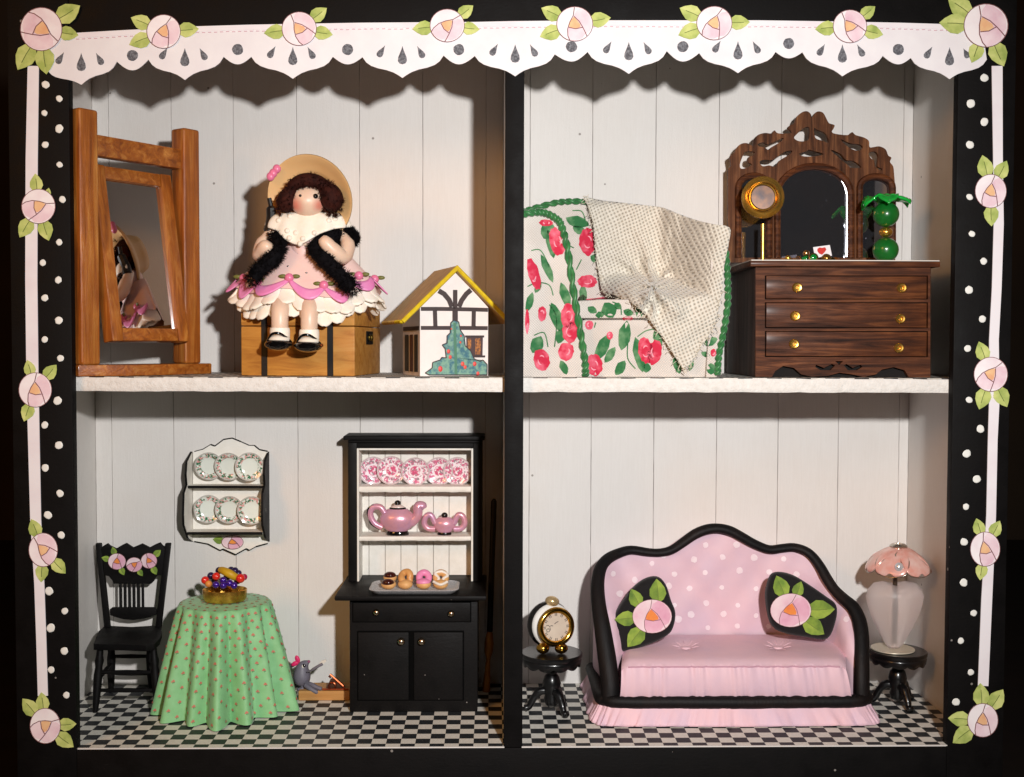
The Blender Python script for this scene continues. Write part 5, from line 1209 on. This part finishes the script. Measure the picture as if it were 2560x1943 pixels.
fruit('berry', 405, 745, 122, -.022, REDF, 'red berry hanging over the left rim of the gold dish', 'berry'); fruit('berry', 745, 625, 122, -.03, REDF, 'red berry at the upper left of the gold dish', 'berry'); fruit('berry', 1490, 690, 140, -.03, REDF, 'largest red berry at the right of the gold dish', 'berry'); fruit('berry', 1605, 650, 100, -.005, M('magenta_berry', (170, 20, 70), rough=.2, coat=.4), 'magenta berry behind the right red berry in the gold dish', 'berry')
fruit('orange', 510, 860, 105, -.037, ORF, 'small orange fruit at the left inside the gold dish', 'orange')
for x, y, d, lb in ((735, 885, -.048, 'purple grape bead at the front left of the gold dish'), (960, 750, -.036, 'purple grape bead highest in the front bunch of the gold dish'), (962, 905, -.052, 'purple grape bead at the front middle of the gold dish'), (1155, 835, -.046, 'purple grape bead under the banana in the gold dish'), (1290, 905, -.05, 'purple grape bead at the front right of the gold dish')): fruit('grape', x, y, 108, d, PURP, lb, 'grape')
for x, y, d, lb in ((580, 610, .0, 'dark plum bead behind the red berries in the gold dish'), (830, 450, .008, 'dark plum bead left of the banana top in the gold dish'), (1200, 440, .012, 'dark plum bead right above the banana in the gold dish'), (1320, 460, .0, 'dark plum bead above the right end of the banana'), (1420, 540, .008, 'dark plum bead behind the right red berries in the gold dish'), (700, 760, .012, 'dark plum bead deep in the middle of the gold dish'), (1080, 640, .016, 'dark plum bead hidden under the banana in the gold dish'), (1400, 760, .004, 'dark plum bead low at the right of the gold dish')): fruit('grape', x, y, 112, d, NAVY, lb, 'grape')
bp = spline([P(*ff(860, 425), YFD-.012), P(*ff(1000, 470), YFD-.022), P(*ff(1180, 560), YFD-.026), P(*ff(1320, 640), YFD-.022), P(*ff(1440, 640), YFD-.016)], 5)
n_ = len(bp); o = obj('banana', MB().tube(bp, [.0035+.0085*math.sin(math.pi*(.12+.8*i/(n_-1)))**.6 for i in range(n_)], 10), BAN, None, smooth=60, base=bp[0]); tag(o, 'tiny yellow banana lying across the fruit in the gold dish', 'banana', 'fruit in the gold dish')
# --- mousetrap, mouse, broom
fz = crop(640, 1480, 6.0)
PINE = wood('pine_wood', (166, 112, 54), (190, 138, 74), (206, 158, 96), 'x', 1.0, .6, .05, .2)
COPPER = M('copper_wire', (168, 86, 54), (120, 58, 38), .3, 1, ns=60)
YMT = .385; MT = thing('mousetrap', 'small wooden mousetrap with copper spring beside the hutch', 'mousetrap', (P(800, 1740, .42).x, .42, ZF))
x0, x1 = P(746, 1740, YMT).x, P(874, 1740, YMT).x; zm = P(800, 1728, YMT).z
obj('board', MB().box((x0, YMT, ZF+.0005), (x1, .47, zm), .0015, 1), PINE, MT)
q = lambda x, y, d=.40: P(*fz(x, y), d)
cc = q(1150, 1430, .405); cc.z = zm+.0115
obj('spring', MB().tube([cc+Vector((math.cos(a)*.0098, -.010+.002*a/6.28*2, math.sin(a)*.0098)) for a in [2*math.pi*i/16 for i in range(64)]], .0022, 8), COPPER, MT)
obj('plate', MB().prism([q(1060, 1430), q(1120, 1300), q(1180, 1290), q(1330, 1440), q(1330, 1515), q(1060, 1515)], .002), M('dark_copper_sheet', (96, 66, 52), rough=.45, metal=.8), MT, smooth=0)
obj('snap_bar', MB().tube([q(1110, 1235, .395), q(1330, 1430, .395)], .0036, 8).tube([q(1090, 1260, .40), q(1120, 1290, .40)], .0025, 6), COPPER, MT)
a_, c_ = q(995, 1525, .392), q(1390, 1525, .392); a_.z = c_.z = zm+.003; obj('wire', MB().tube([a_, c_], .003, 8), COPPER, MT)
GREYC = M('grey_mouse_clay', (118, 114, 124), (104, 100, 112), .5, ns=26, bump=.2, bs=90); MPINK = M('hot_pink_ear', (226, 40, 104), rough=.5)
YMO = .425; MO = thing('mouse', 'little grey clay mouse with pink ears reaching out on the mousetrap', 'mouse', (P(755, 1728, YMO).x, YMO, zm))
m_ = lambda x, y, d=YMO: P(*fz(x, y), d)
path = spline([m_(690, 1400), m_(690, 1310), m_(690, 1220), m_(700, 1140), m_(735, 1085), m_(775, 1055), m_(800, 1045)], 5); n_ = len(path)
bodym = MB().tube(path, [a*K(YMO)/6 for a in [55, 80, 98, 110, 118, 124, 128, 130, 130, 128, 125, 121, 117, 112, 108, 103, 97, 91, 84, 77, 70, 62, 54, 47, 40, 34, 29, 25, 21, 17, 12]][:n_], 18)
for pth, rad in (([m_(770, 1200, .40), m_(850, 1165, .39), m_(930, 1115, .385), m_(1000, 1080, .385)], [14, 22, 22, 20]), ([m_(740, 1360, .41), m_(830, 1390, .395), m_(910, 1430, .39), m_(985, 1455, .388)], [34, 34, 30, 22]), ([m_(740, 1400, .40), m_(830, 1460, .39), m_(930, 1515, .388)], [36, 32, 20]), ([m_(690, 1400, .42), m_(700, 1450, .41), m_(620, 1465, .41)], [30, 26, 18])):
    s_ = spline(pth, 4); bodym.tube(s_, [rad[min(int(i/4), len(rad)-1)]*K(.4)/6 for i in range(len(s_))], 10)
obj('body', bodym, GREYC, MO, smooth=80)
for x, y, rx, rz, rt in ((622, 1010, 36, 62, .35), (585, 1075, 62, 36, .5)): obj('ear', MB().ball(m_(x, y, .41), (rx*K(.41)/6, .004, rz*K(.41)/6), 14, 10, rot=Matrix.Rotation(-rt, 3, 'Y')), MPINK, MO)
obj('ear_back', MB().ball(m_(540, 1100, .425), (.008, .004, .006), 10, 8), GREYC, MO)
obj('nose', MB().ball(m_(792, 1045, .423), .0045, 10, 8), M('mauve_nose', (150, 80, 110), rough=.5), MO)
e_ = obj('eye', MB().ball(m_(722, 1105, .408), (.0045, .0025, .0055), 10, 8), GLOSSBLACK, MO); obj('eye_white', MB().ball(m_(705, 1118, .409), (.004, .002, .005), 10, 8), CREAM, e_)
obj('paw', MB().prism([m_(950, 1075, .386), m_(985, 1035, .386), m_(1050, 1015, .386), m_(1055, 1040, .386), m_(1000, 1090, .386)], .003), M('pale_clay', (214, 208, 196), rough=.6), MO)
fb = crop(1200, 1180, 2.708); YBM = .47
BRM = thing('broom', 'little broom with black handle standing in the dark gap beside the hutch', 'broom', (P(1218, 1750, YBM).x, YBM, ZF))
tp, bt = P(*fb(95, 182), YBM), P(*fb(66, 1080), YBM); obj('handle', MB().tube([tp, tp+(bt-tp)*.02, bt], [.004, .0085, .0085], 10), BLK, BRM)
end = P(*fb(42, 1550), YBM); end.z = ZF+.001; br = [bt+(end-bt)*t for t in (-.02, .05, .2, .34, .42, .48, .7, 1)]
obj('bristles', MB().tube(br, [.006, .010, .0135, .0125, .008, .0065, .009, .012], 12), wood('amber_straw', (120, 66, 10), (170, 104, 22), (196, 132, 40), 'z', 2, .6, .0, .6), BRM)
# ================================================================== lower right room
fo = crop(1420, 1280, 2.765)
PINKF = M('pale_pink_painted_fabric', (226, 190, 199), (214, 184, 199), .6, ns=9, contrast=(.35, .7), bump=.25, bs=40, bd=.003)
PINKR = M('pink_ruffle_paint', (230, 189, 197), (214, 184, 201), .6, ns=16, stretch=(1, 1, .35), contrast=(.35, .68), bump=.4, bs=40, bd=.004)
BTRIM = M('sofa_black_trim', (12, 10, 11), (30, 20, 17), .58, ns=16, stretch=(1, 1, .3), contrast=(.45, .8), spec=.25, bump=.5, bs=50, bd=.004)
YS0, YS1 = .185, .43
SO = thing('sofa', 'pale pink dotted sofa with curved back, black trim and ruffled skirt', 'sofa', (P(1830, 1800, .3).x, .3, ZF))
trim = [(292, 1300, .19), (290, 1180, .20), (268, 1000, .225), (238, 800, .26), (212, 640, .30), (205, 500, .34), (225, 390, .375), (275, 325, .40), (350, 285, .42), (440, 262, .43), (560, 278, .43), (640, 280, .43), (720, 260, .43), (800, 207, .43), (880, 152, .43), (960, 120, .43), (1040, 112, .43), (1120, 130, .43), (1200, 172, .43), (1290, 222, .43), (1390, 258, .43), (1480, 250, .43), (1560, 244, .43), (1640, 268, .425), (1695, 312, .415), (1745, 380, .40), (1790, 460, .38), (1840, 535, .36), (1905, 600, .335), (1970, 660, .31), (2012, 745, .285), (2030, 860, .255), (2032, 1000, .225), (2032, 1150, .20), (2035, 1290, .19)]
wd = [62, 64, 64, 58, 52, 48, 45, 42, 38, 34, 32, 32, 34, 38, 40, 40, 38, 40, 40, 38, 34, 34, 34, 36, 38, 40, 42, 42, 46, 52, 54, 54, 54, 54, 56]
tp = spline([P(*fo(x, y), d) for x, y, d in trim], 4); tr = []
for i in range(len(tp)): j = min(i//4, len(wd)-2); f = (i % 4)/4; tr.append((wd[j]*(1-f)+wd[j+1]*f)/2.765*K(.35)*.98)
obj('trim', MB().tube(tp, tr, 14, flat=.8), BTRIM, SO, smooth=80)
# inner shell
ted = [tuple(v) for v in spline(trim, 4)]
def sdepth(x, y):
    u = (x-1120)/890.0; w_ = .44-.19*sm(.62, 1.0, abs(u))*sm(300, 900, y) - .02*sm(.3, .8, abs(u))
    q = min(ted, key=lambda e: (e[0]-x)**2+(e[1]-y)**2); dd = math.hypot(q[0]-x, q[1]-y); f = sm(0, 170, dd)
    return (q[2]+.012)*(1-f)+w_*f
edge = [(x, y) for x, y, _ in trim]; ed = [(v.x, v.y) for v in spline([(x, y, 0) for x, y in edge], 3)]
poly = ed+[(2030, 1290), (292, 1300)]
inn = [(gx+random.uniform(-4, 4), gy+random.uniform(-4, 4)) for gx in range(220, 2030, 32) for gy in range(120, 1290, 32)]
inn = [q for q in inn if inside(*q, poly) and min((q[0]-a)**2+(q[1]-c)**2 for a, c in poly) > 400]
res = delaunay_2d_cdt([Vector(p) for p in poly+inn], [], [list(range(len(poly)))], 1, 1e-4)
bump_ = lambda x, y: .004*math.sin(x*.013+1)*math.sin(y*.011)+.003*math.sin(x*.028)*math.sin(y*.02+2)
sh = MB().add([P(*fo(p[0], p[1]), sdepth(p[0], p[1])+bump_(p[0], p[1])) for p in res[0]], [list(f) for f in res[2]])
for f in sh.f:
    a, b_, c = (sh.v[i] for i in f[:3])
    if (b_-a).cross(c-a).y > 0: f.reverse()
obj('backrest', sh, PINKF, SO, smooth=80, solid=.012)
# outer back and arms' outer sides
ob = MB(); rows = []
for p in tp:
    rows.append([p+Vector((0, .01, 0)), Vector((p.x, min(.53, p.y+.10), p.z-.01)), Vector((p.x, min(.535, p.y+.14), max(ZF+.03, p.z-.25)))])
ob.grid(rows); obj('outer_shell', ob, PINKF, SO, smooth=60)
# seat
zsf = P(*fo(1100, 1035), .175).z
def seat_pt(u, v):                       # u across, v from back to front then down
    if v <= 1:
        xl_ = fo(385-15*v, 0)[0]; xr_ = fo(1905+20*v, 0)[0]; d = .43+(.172-.43)*v
        zz = P(*fo(1100, 850+185*v*1.0), d).z
        x = P(xl_+(xr_-xl_)*u, 1600, d).x
        b_ = sum(math.exp(-(((u-uu)/.045)**2+((v-.42)/.16)**2)) for uu in (.285, .70))
        puff = .006*math.sin(math.pi*u)**.4*math.sin(math.pi*min(1, v+.05))
        roundf = -.012*max(0, (v-.88)/.12)**2
        edger = -.012*(max(0, (abs(u-.5)-.46)/.04))**2
        return Vector((x, d, zz-.012*b_+puff+roundf+edger))
    t = v-1; top = seat_pt(u, 1); bot = P(*fo(360+(1965-360)*u, 1300), .165)
    p = top+(bot-top)*t; p.y = .172-.010*math.sin(math.pi*t)**.6-.0
    pl_ = (math.sin(u*150+2*math.sin(u*37))*.5+math.sin(u*83+1)*.5); p.y += .0042*pl_*(.3+.7*abs(t-.5)*2)
    return p
NU = 160
mb = MB().grid([[seat_pt(k/NU, v) for k in range(NU+1)] for v in [0, .1, .2, .28, .34, .4, .46, .52, .6, .7, .8, .88, .93, .97, 1.0, 1.012, 1.03, 1.08, 1.18, 1.3, 1.45, 1.6, 1.75, 1.88, 1.95, 2.0]])
se = obj('seat_cushion', mb, PINKF, SO, smooth=80)
for uu in (.285, .70):
    c = seat_pt(uu, .42); obj('button', MB().ball(c+Vector((0, -.002, .001)), (.015, .012, .0055), 18, 10), PINKF, se)
    mb = MB()
    for k in range(9):
        a = k*2*math.pi/9+.3; 
        q1, q2 = seat_pt(uu+.028*math.cos(a), .42+.10*math.sin(a)), seat_pt(uu+.062*math.cos(a), .42+.22*math.sin(a)); mb.tube([q1, (q1+q2)/2+Vector((0, 0, .001)), q2], [.0010, .0018, .0005], 6)
    obj('tuft_pleats', mb, PINKF, se, smooth=80)
obj('seat_seam', MB().tube([seat_pt(.03+.94*k/60, 1.015)+Vector((0, -.001, .0)) for k in range(61)], .0022, 6), M('seam_shadow_pink', (196, 150, 168), rough=.7), se, smooth=80)
# base band and skirt follow a U round the front
def upath(off, z, ysh=0):
    L = P(*fo(215, 1340), .19).x-off; R_ = P(*fo(2095, 1290), .19).x+off; yf_ = .165-off+ysh
    return [Vector((L, .50, z)), Vector((L, .35, z)), Vector((L, .22, z)), Vector((L+.012, yf_+.022, z)), Vector((L+.05, yf_+.003, z)), Vector((L+.2, yf_, z)), Vector(((L+R_)/2, yf_-.004, z)), Vector((R_-.2, yf_, z)), Vector((R_-.05, yf_+.003, z)), Vector((R_-.012, yf_+.022, z)), Vector((R_, .22, z)), Vector((R_, .35, z)), Vector((R_, .5, z))]
zband = P(*fo(1100, 1325), .16).z
obj('base_band', MB().tube(spline(upath(-.006, zband+.001), 8), .018, 12), BTRIM, SO, smooth=80)
Lx, Rx = P(*fo(215, 1340), .19).x, P(*fo(2095, 1290), .19).x
obj('plinth', MB().box((Lx+.02, .178, ZF+.001), (Rx-.02, .52, zband)), BTRIM, SO, smooth=0)
random.seed(5)
up = spline(upath(-.004, zband-.006), 30); lo = spline(upath(.022, ZF+.002), 30); rows = []
nz_ = [random.gauss(0, 1) for _ in range(len(up)+8)]
for j in range(8):
    t = j/7; row = []
    for i, (a, c) in enumerate(zip(up, lo)):
        s_ = i*.55; wv = (math.sin(s_*1.0+1.3*math.sin(i*.11))*.5+math.sin(s_*.47+1)*.5+.25*nz_[i])
        out_ = (c-a); out_.z = 0; n = out_.normalized(); p = a+(c-a)*t+n*(.0042*wv*(.25+t)); p.z = max(ZF+.001, p.z+.002*t*wv); row.append(p)
    rows.append(row)
obj('skirt', MB().grid(rows), PINKR, SO, smooth=80, solid=.003)
bso = sh.bvh(); DOTS = M('sofa_dot_paint', (242, 226, 230), (236, 212, 220), .5, ns=60)
for x, y in ((950, 228), (1165, 225), (870, 328), (1068, 312), (1285, 315), (1490, 325), (580, 357), (735, 430), (948, 420), (1185, 403), (1390, 415), (355, 567), (840, 528), (1062, 522), (1300, 530), (955, 628), (1172, 645), (735, 645), (850, 708), (1075, 705), (1300, 715), (965, 800), (1170, 788), (1385, 790), (310, 430), (460, 470), (695, 510), (1925, 745), (1580, 430), (660, 300), (760, 740)):
    mb = MB(); r_ = random.uniform(17, 25)
    if decal(mb, [fo(*q) for q in ell(x, y, r_, r_, 10, 0, .12)], bso, .0016): obj('painted_dot', mb, DOTS, SO, smooth=60)
# --- cushions
VELV = M('black_velvet', (9, 8, 10), (16, 14, 18), .9, ns=220, sheen=.12)
def cushion(out, d, label, rc, rr, tips, rot):
    cx_ = sum(a for a, _ in out)/len(out); cy_ = sum(c for _, c in out)/len(out)
    o2 = [(v.x, v.y) for v in spline([(a, c, 0) for a, c in out], 4, True)]; rings = []
    for s_, t in ((1.0, .0), (.985, -.008), (.94, -.014), (.86, -.019), (.6, -.022), (.3, -.023)): rings.append([P(*fo(cx_+(a-cx_)*s_, cy_+(c-cy_)*s_), d)+Vector((0, t, 0)) for a, c in o2])
    bk = [[p+Vector((0, .012, 0)) for p in rings[0]], [p+Vector((0, .034, 0)) for p in rings[3]]]
    mb = MB(); mb.grid(rings[::-1]+bk, True); n = len(o2); mb.f += [list(range(n)), list(range(len(mb.v)-1, len(mb.v)-n-1, -1))]; mb.mi += [0, 0]
    base = P(*fo(cx_, max(c for _, c in out)), d); T_ = thing('cushion', label, 'cushion', base, 'cushions on the sofa')
    obj('pad', mb, VELV, T_, smooth=70)
    rose(T_, *fo(*rc), rr[0], [fo(q[0], q[1])+tuple(q[2:]) for q in tips], d-.0235, rot, rr[1], True, .0016, 'rose_patch', .6)
cushion([(312, 742), (420, 562), (520, 472), (615, 450), (675, 500), (712, 610), (742, 695), (728, 790), (685, 850), (560, 912), (372, 962), (338, 880)], .30, 'black cushion with a rose patch at the left end of the sofa', (582, 722), (49, 42), [(435, 532, .2), (612, 462, -.2), (322, 745), (412, 934)], 0)
cushion([(1368, 600), (1380, 500), (1412, 432), (1480, 420), (1570, 445), (1680, 512), (1785, 585), (1852, 642), (1850, 745), (1790, 874), (1640, 862), (1480, 832), (1400, 770)], .31, 'black cushion with a rose patch at the right end of the sofa', (1540, 680), (51, 42), [(1440, 440), (1612, 480), (1845, 672), (1772, 846)], .3)
# --- pedestal tables
def ped_table(px, pyt, rw, yc, label, drop=0, flat=1):
    c = P(px, 1750, yc); zt2 = P(px, pyt, yc).z; R_ = rw*K(yc); T_ = thing('pedestal_table', label, 'side table', (c.x, yc, ZF), 'black pedestal tables beside the sofa')
    H = zt2-ZF; o_ = Vector((c.x, yc, ZF))
    obj('top', MB().lathe(o_+Vector((0, 0, H)), [(R_*.86, -.016), (R_*.97, -.013), (R_, -.008), (R_, -.003), (R_*.97, 0), (.001, 0)], 40), BLKG, T_)
    g = []; n = 72
    for rr, z in ((.90, -.012), (.93, -.020), (.90, -.030)): g.append([o_+Vector((math.cos(2*math.pi*i/n)*R_*rr, math.sin(2*math.pi*i/n)*R_*rr, H+z-(.007*abs(math.sin(i*math.pi/6)) if z < -.025 else 0))) for i in range(n)])
    obj('scalloped_apron', MB().grid(g, True), BLKG, T_, smooth=60, solid=.003)
    obj('column', MB().lathe(o_, [(.008, .012), (.018, .020), (.022, .035), (.019, .050), (.024, .062), (.026, .08), (.021, .098), (.015, .106), (.019, .114), (.0145, .125), (.0165, H*.72), (.019, H*.82), (.020, H-.014)], 24), BLKG, T_)
    for k in range(3):
        a = math.radians(-90+120*k+drop); d = Vector((math.cos(a), math.sin(a), 0))
        pth = spline([o_+d*.012+Vector((0, 0, .058)), o_+d*.034+Vector((0, 0, .056)), o_+d*.052+Vector((0, 0, .034)), o_+d*.062+Vector((0, 0, .014)), o_+d*.076+Vector((0, 0, .008))], 4)
        obj('leg', MB().tube(pth, [.012]*6+[.010]*5+[.009]*4+[.011, .008][:len(pth)-15], 10), BLKG, T_, smooth=80)
    return o_+Vector((0, 0, H)), R_
BLKG = M('glossy_black_turned_wood', (10, 10, 11), (16, 15, 16), .28, ns=30, spec=.5, coat=.25, bump=.2, bs=60)
t1, R1 = ped_table(1379, 1630, 78, .285, 'black pedestal table under the gold clock left of the sofa', 30)
t2, R2 = ped_table(2243, 1625, 72, .33, 'black pedestal table under the glass lamp right of the sofa', 10)
# --- clock
BGOLD = M('bright_gold', (226, 178, 80), (206, 150, 52), .16, 1, ns=30)
fk2 = crop(1300, 1460, 6.994); YK = .262
CK = thing('clock', 'small round gold mantel clock on the left pedestal table', 'clock', (t1.x, .28, t1.z))
cc = P(*fk2(630, 752), YK); ax = Vector((.34, -.94, .06)).normalized(); kk = K(YK)/6.994
def around(c, r, n, off=0):
    q_ = Vector((0, 0, 1)).rotation_difference(ax); return [c+ax*off+q_ @ Vector((math.cos(2*math.pi*i/n)*r, math.sin(2*math.pi*i/n)*r, 0)) for i in range(n)]
R_ = 345*kk
obj('bezel', MB().tube(around(cc, R_*.86, 40), R_*.155, 12, closed=True), BGOLD, CK, smooth=80)
face = obj('face', MB().lathe(cc, [(R_*.80, -.006), (R_*.80, .0005), (.0005, .0005)], 40, ax), M('parchment_face', (214, 196, 176), (196, 176, 158), .5, ns=20), CK)
obj('case', MB().ball(cc-ax*.028, (R_*1.12, R_*1.12, .022), 32, 16, rot=Vector((0, 0, 1)).rotation_difference(ax).to_matrix()), M('white_enamel', (232, 228, 222), rough=.25), CK)
obj('case_back', MB().ball(cc-ax*.052, (R_*1.2, R_*1.2, .032), 32, 16, rot=Vector((0, 0, 1)).rotation_difference(ax).to_matrix()), GLOSSBLACK, CK)
q_ = Vector((0, 0, 1)).rotation_difference(ax); upv = (Vector((0, 0, 1))-ax*ax.z).normalized(); rtv = upv.cross(ax).normalized()
for k in range(12):
    a = 2*math.pi*k/12; p = cc+(rtv*math.sin(a)+upv*math.cos(a))*R_*.64+ax*.0012; d = (rtv*math.sin(a)+upv*math.cos(a)); s_ = rtv*math.cos(a)-upv*math.sin(a)
    mb = MB()
    for o_ in (-.0022, .0022): mb.add([p+s_*(o_-.0009)-d*.004, p+s_*(o_+.0009)-d*.004, p+s_*(o_+.0009)+d*.004, p+s_*(o_-.0009)+d*.004], [(0, 1, 2, 3)])
    obj('hour_mark', mb, M('clock_ink', (40, 34, 40), rough=.6), face, smooth=0)
bfc = MB().lathe(cc, [(R_*.80, -.006), (R_*.80, .0005), (.0005, .0005)], 40, ax).bvh()
for ln in ([(455, 735), (490, 722), (515, 745), (545, 728), (575, 735)], [(600, 700), (630, 675), (668, 655)], [(520, 760), (528, 800), (505, 838), (472, 838), (462, 800), (490, 780), (512, 800)]):
    mb = MB(); strokes_decal(mb, [fk2(*q) for q in ln], 1.5, bfc, .001)
    if mb.f: obj('script_stroke', mb, MATS['clock_ink'], face, smooth=0)
for x in (400, 722):
    p = P(fk2(x, 0)[0], 1620, YK+.004); r_ = 108*kk; p.z = t1.z+.0004+r_*.88; obj('foot', MB().ball(p, (r_*1.1, r_, r_*.88), 18, 12), BGOLD, CK)
p = cc-ax*.028+Vector((0, 0, R_*1.12+.007)); obj('top_bead', MB().ball(p, (128*kk, 110*kk, 92*kk), 20, 14, rot=Matrix.Rotation(.2, 3, 'Y')), M('pale_gold_pearl', (214, 186, 140), (196, 166, 118), .25, .6, ns=30, coat=.3), CK)
obj('neck', MB().tube([p, cc-ax*.03+Vector((0, 0, R_))], .008, 10), BGOLD, CK)
# --- flower lamp
fp = crop(1900, 1280, 2.532); YLP = .335; kl = K(YLP)/2.532
LP = thing('flower_lamp', 'lamp with pink petal shade and frosted glass body right of the sofa', 'lamp', (t2.x, YLP, t2.z))
def frost():
    t = NT('frosted_pink_glass'); t.col(lin((244, 234, 232))); t.set(Roughness=.38, Transmission_Weight=.72, IOR=1.3); return t.m
cx_ = P(*fp(852, 650), YLP).x; zt3 = t2.z
DISC = obj('disc', MB().lathe((cx_-.004, YLP, zt3), [(.058, .0004), (.0605, .002), (.060, .0045), (.001, .005)], 36), M('pale_gold_disc', (214, 206, 186), rough=.3, metal=.3), LP)
ztop_, zbot = P(*fp(0, 448), YLP).z, zt3+.0055; Hh = ztop_-zbot; vs = []
n = 48; prof = [(.0, .20), (.05, .30), (.14, .42), (.3, .62), (.5, .84), (.68, .97), (.8, 1.0), (.9, .93), (.97, .74), (1.0, .45), (.985, .22), (.94, .05)]
rows = []
for z_, r_ in prof:
    rows.append([Vector((cx_+math.cos(2*math.pi*i/n)*r_*.078*(1+.05*math.cos(4*2*math.pi*i/n)), YLP+math.sin(2*math.pi*i/n)*r_*.052*(1+.05*math.cos(4*2*math.pi*i/n)), zbot+z_*Hh+.004*math.cos(2*2*math.pi*i/n)*(z_ > .9))) for i in range(n)])
mb = MB().grid(rows, True); mb.f += [list(range(n-1, -1, -1)), list(range((len(prof)-1)*n, len(prof)*n))]; mb.mi += [0, 0]; obj('glass_body', mb, frost(), LP, smooth=80)
STEEL = M('silver_metal', (206, 200, 190), (180, 172, 160), .2, 1, ns=40)
zsh = P(*fp(0, 215), YLP).z
obj('rod', MB().tube([Vector((cx_, YLP, zbot+.015)), Vector((cx_, YLP, zsh))], .0065, 10), M('dark_steel', (120, 108, 98), rough=.35, metal=1), LP)
PETG = M('pearly_coral_petal', (240, 172, 158), (246, 214, 206), .22, .15, ns=26, contrast=(.4, .75), coat=.4, trans=.15)
for k in range(6):
    a = math.radians(-90+60*k+26); d = Vector((math.cos(a), math.sin(a), 0)); s_ = Vector((-d.y, d.x, 0)); c0 = Vector((cx_+.008, YLP, zsh)); g = []
    for j in range(10):
        v = j/9; w2 = (.010+.036*math.sin(math.pi*min(1, .08+v*.72))**.8)*(1 if v < .75 else math.sqrt(max(.03, 1-((v-.75)/.26)**2))); h2 = -.004-.074*v**1.5+.012*max(0, v-.8)/.2
        g.append([c0+d*(.014+.072*math.sin(v*1.35)/math.sin(1.35))+s_*w2*x+Vector((0, 0, h2-.010*x*x)) for x in (-1, -.6, -.2, .2, .6, 1)])
    obj('petal', MB().grid(g), PETG, LP, smooth=80, solid=.004, sub=1)
    e2 = [r_[0] for r_ in g[2:]]+[r_[-1] for r_ in g[:1:-1]]; obj('petal_rim', MB().tube(e2, .0014, 6), STEEL, LP, smooth=80)
obj('crown', MB().lathe((cx_+.008, YLP, zsh-.004), [(.024, 0), (.025, .004), (.018, .010), (.010, .011), (.009, .006), (.001, .005)], 24), STEEL, LP)
pb_ = P(*fp(880, 350), YLP-.075); obj('pendant_bead', MB().ball(pb_, (.0125, .0115, .0135), 18, 12), M('crystal_silver_bead', (226, 226, 230), rough=.14, metal=.55, coat=.8), LP)
obj('pendant_loop', MB().tube([pb_+Vector((0, .012, -.0)), pb_+Vector((0, .03, .03)), Vector((cx_+.008, YLP-.02, zsh-.004))], .002, 6), STEEL, LP)
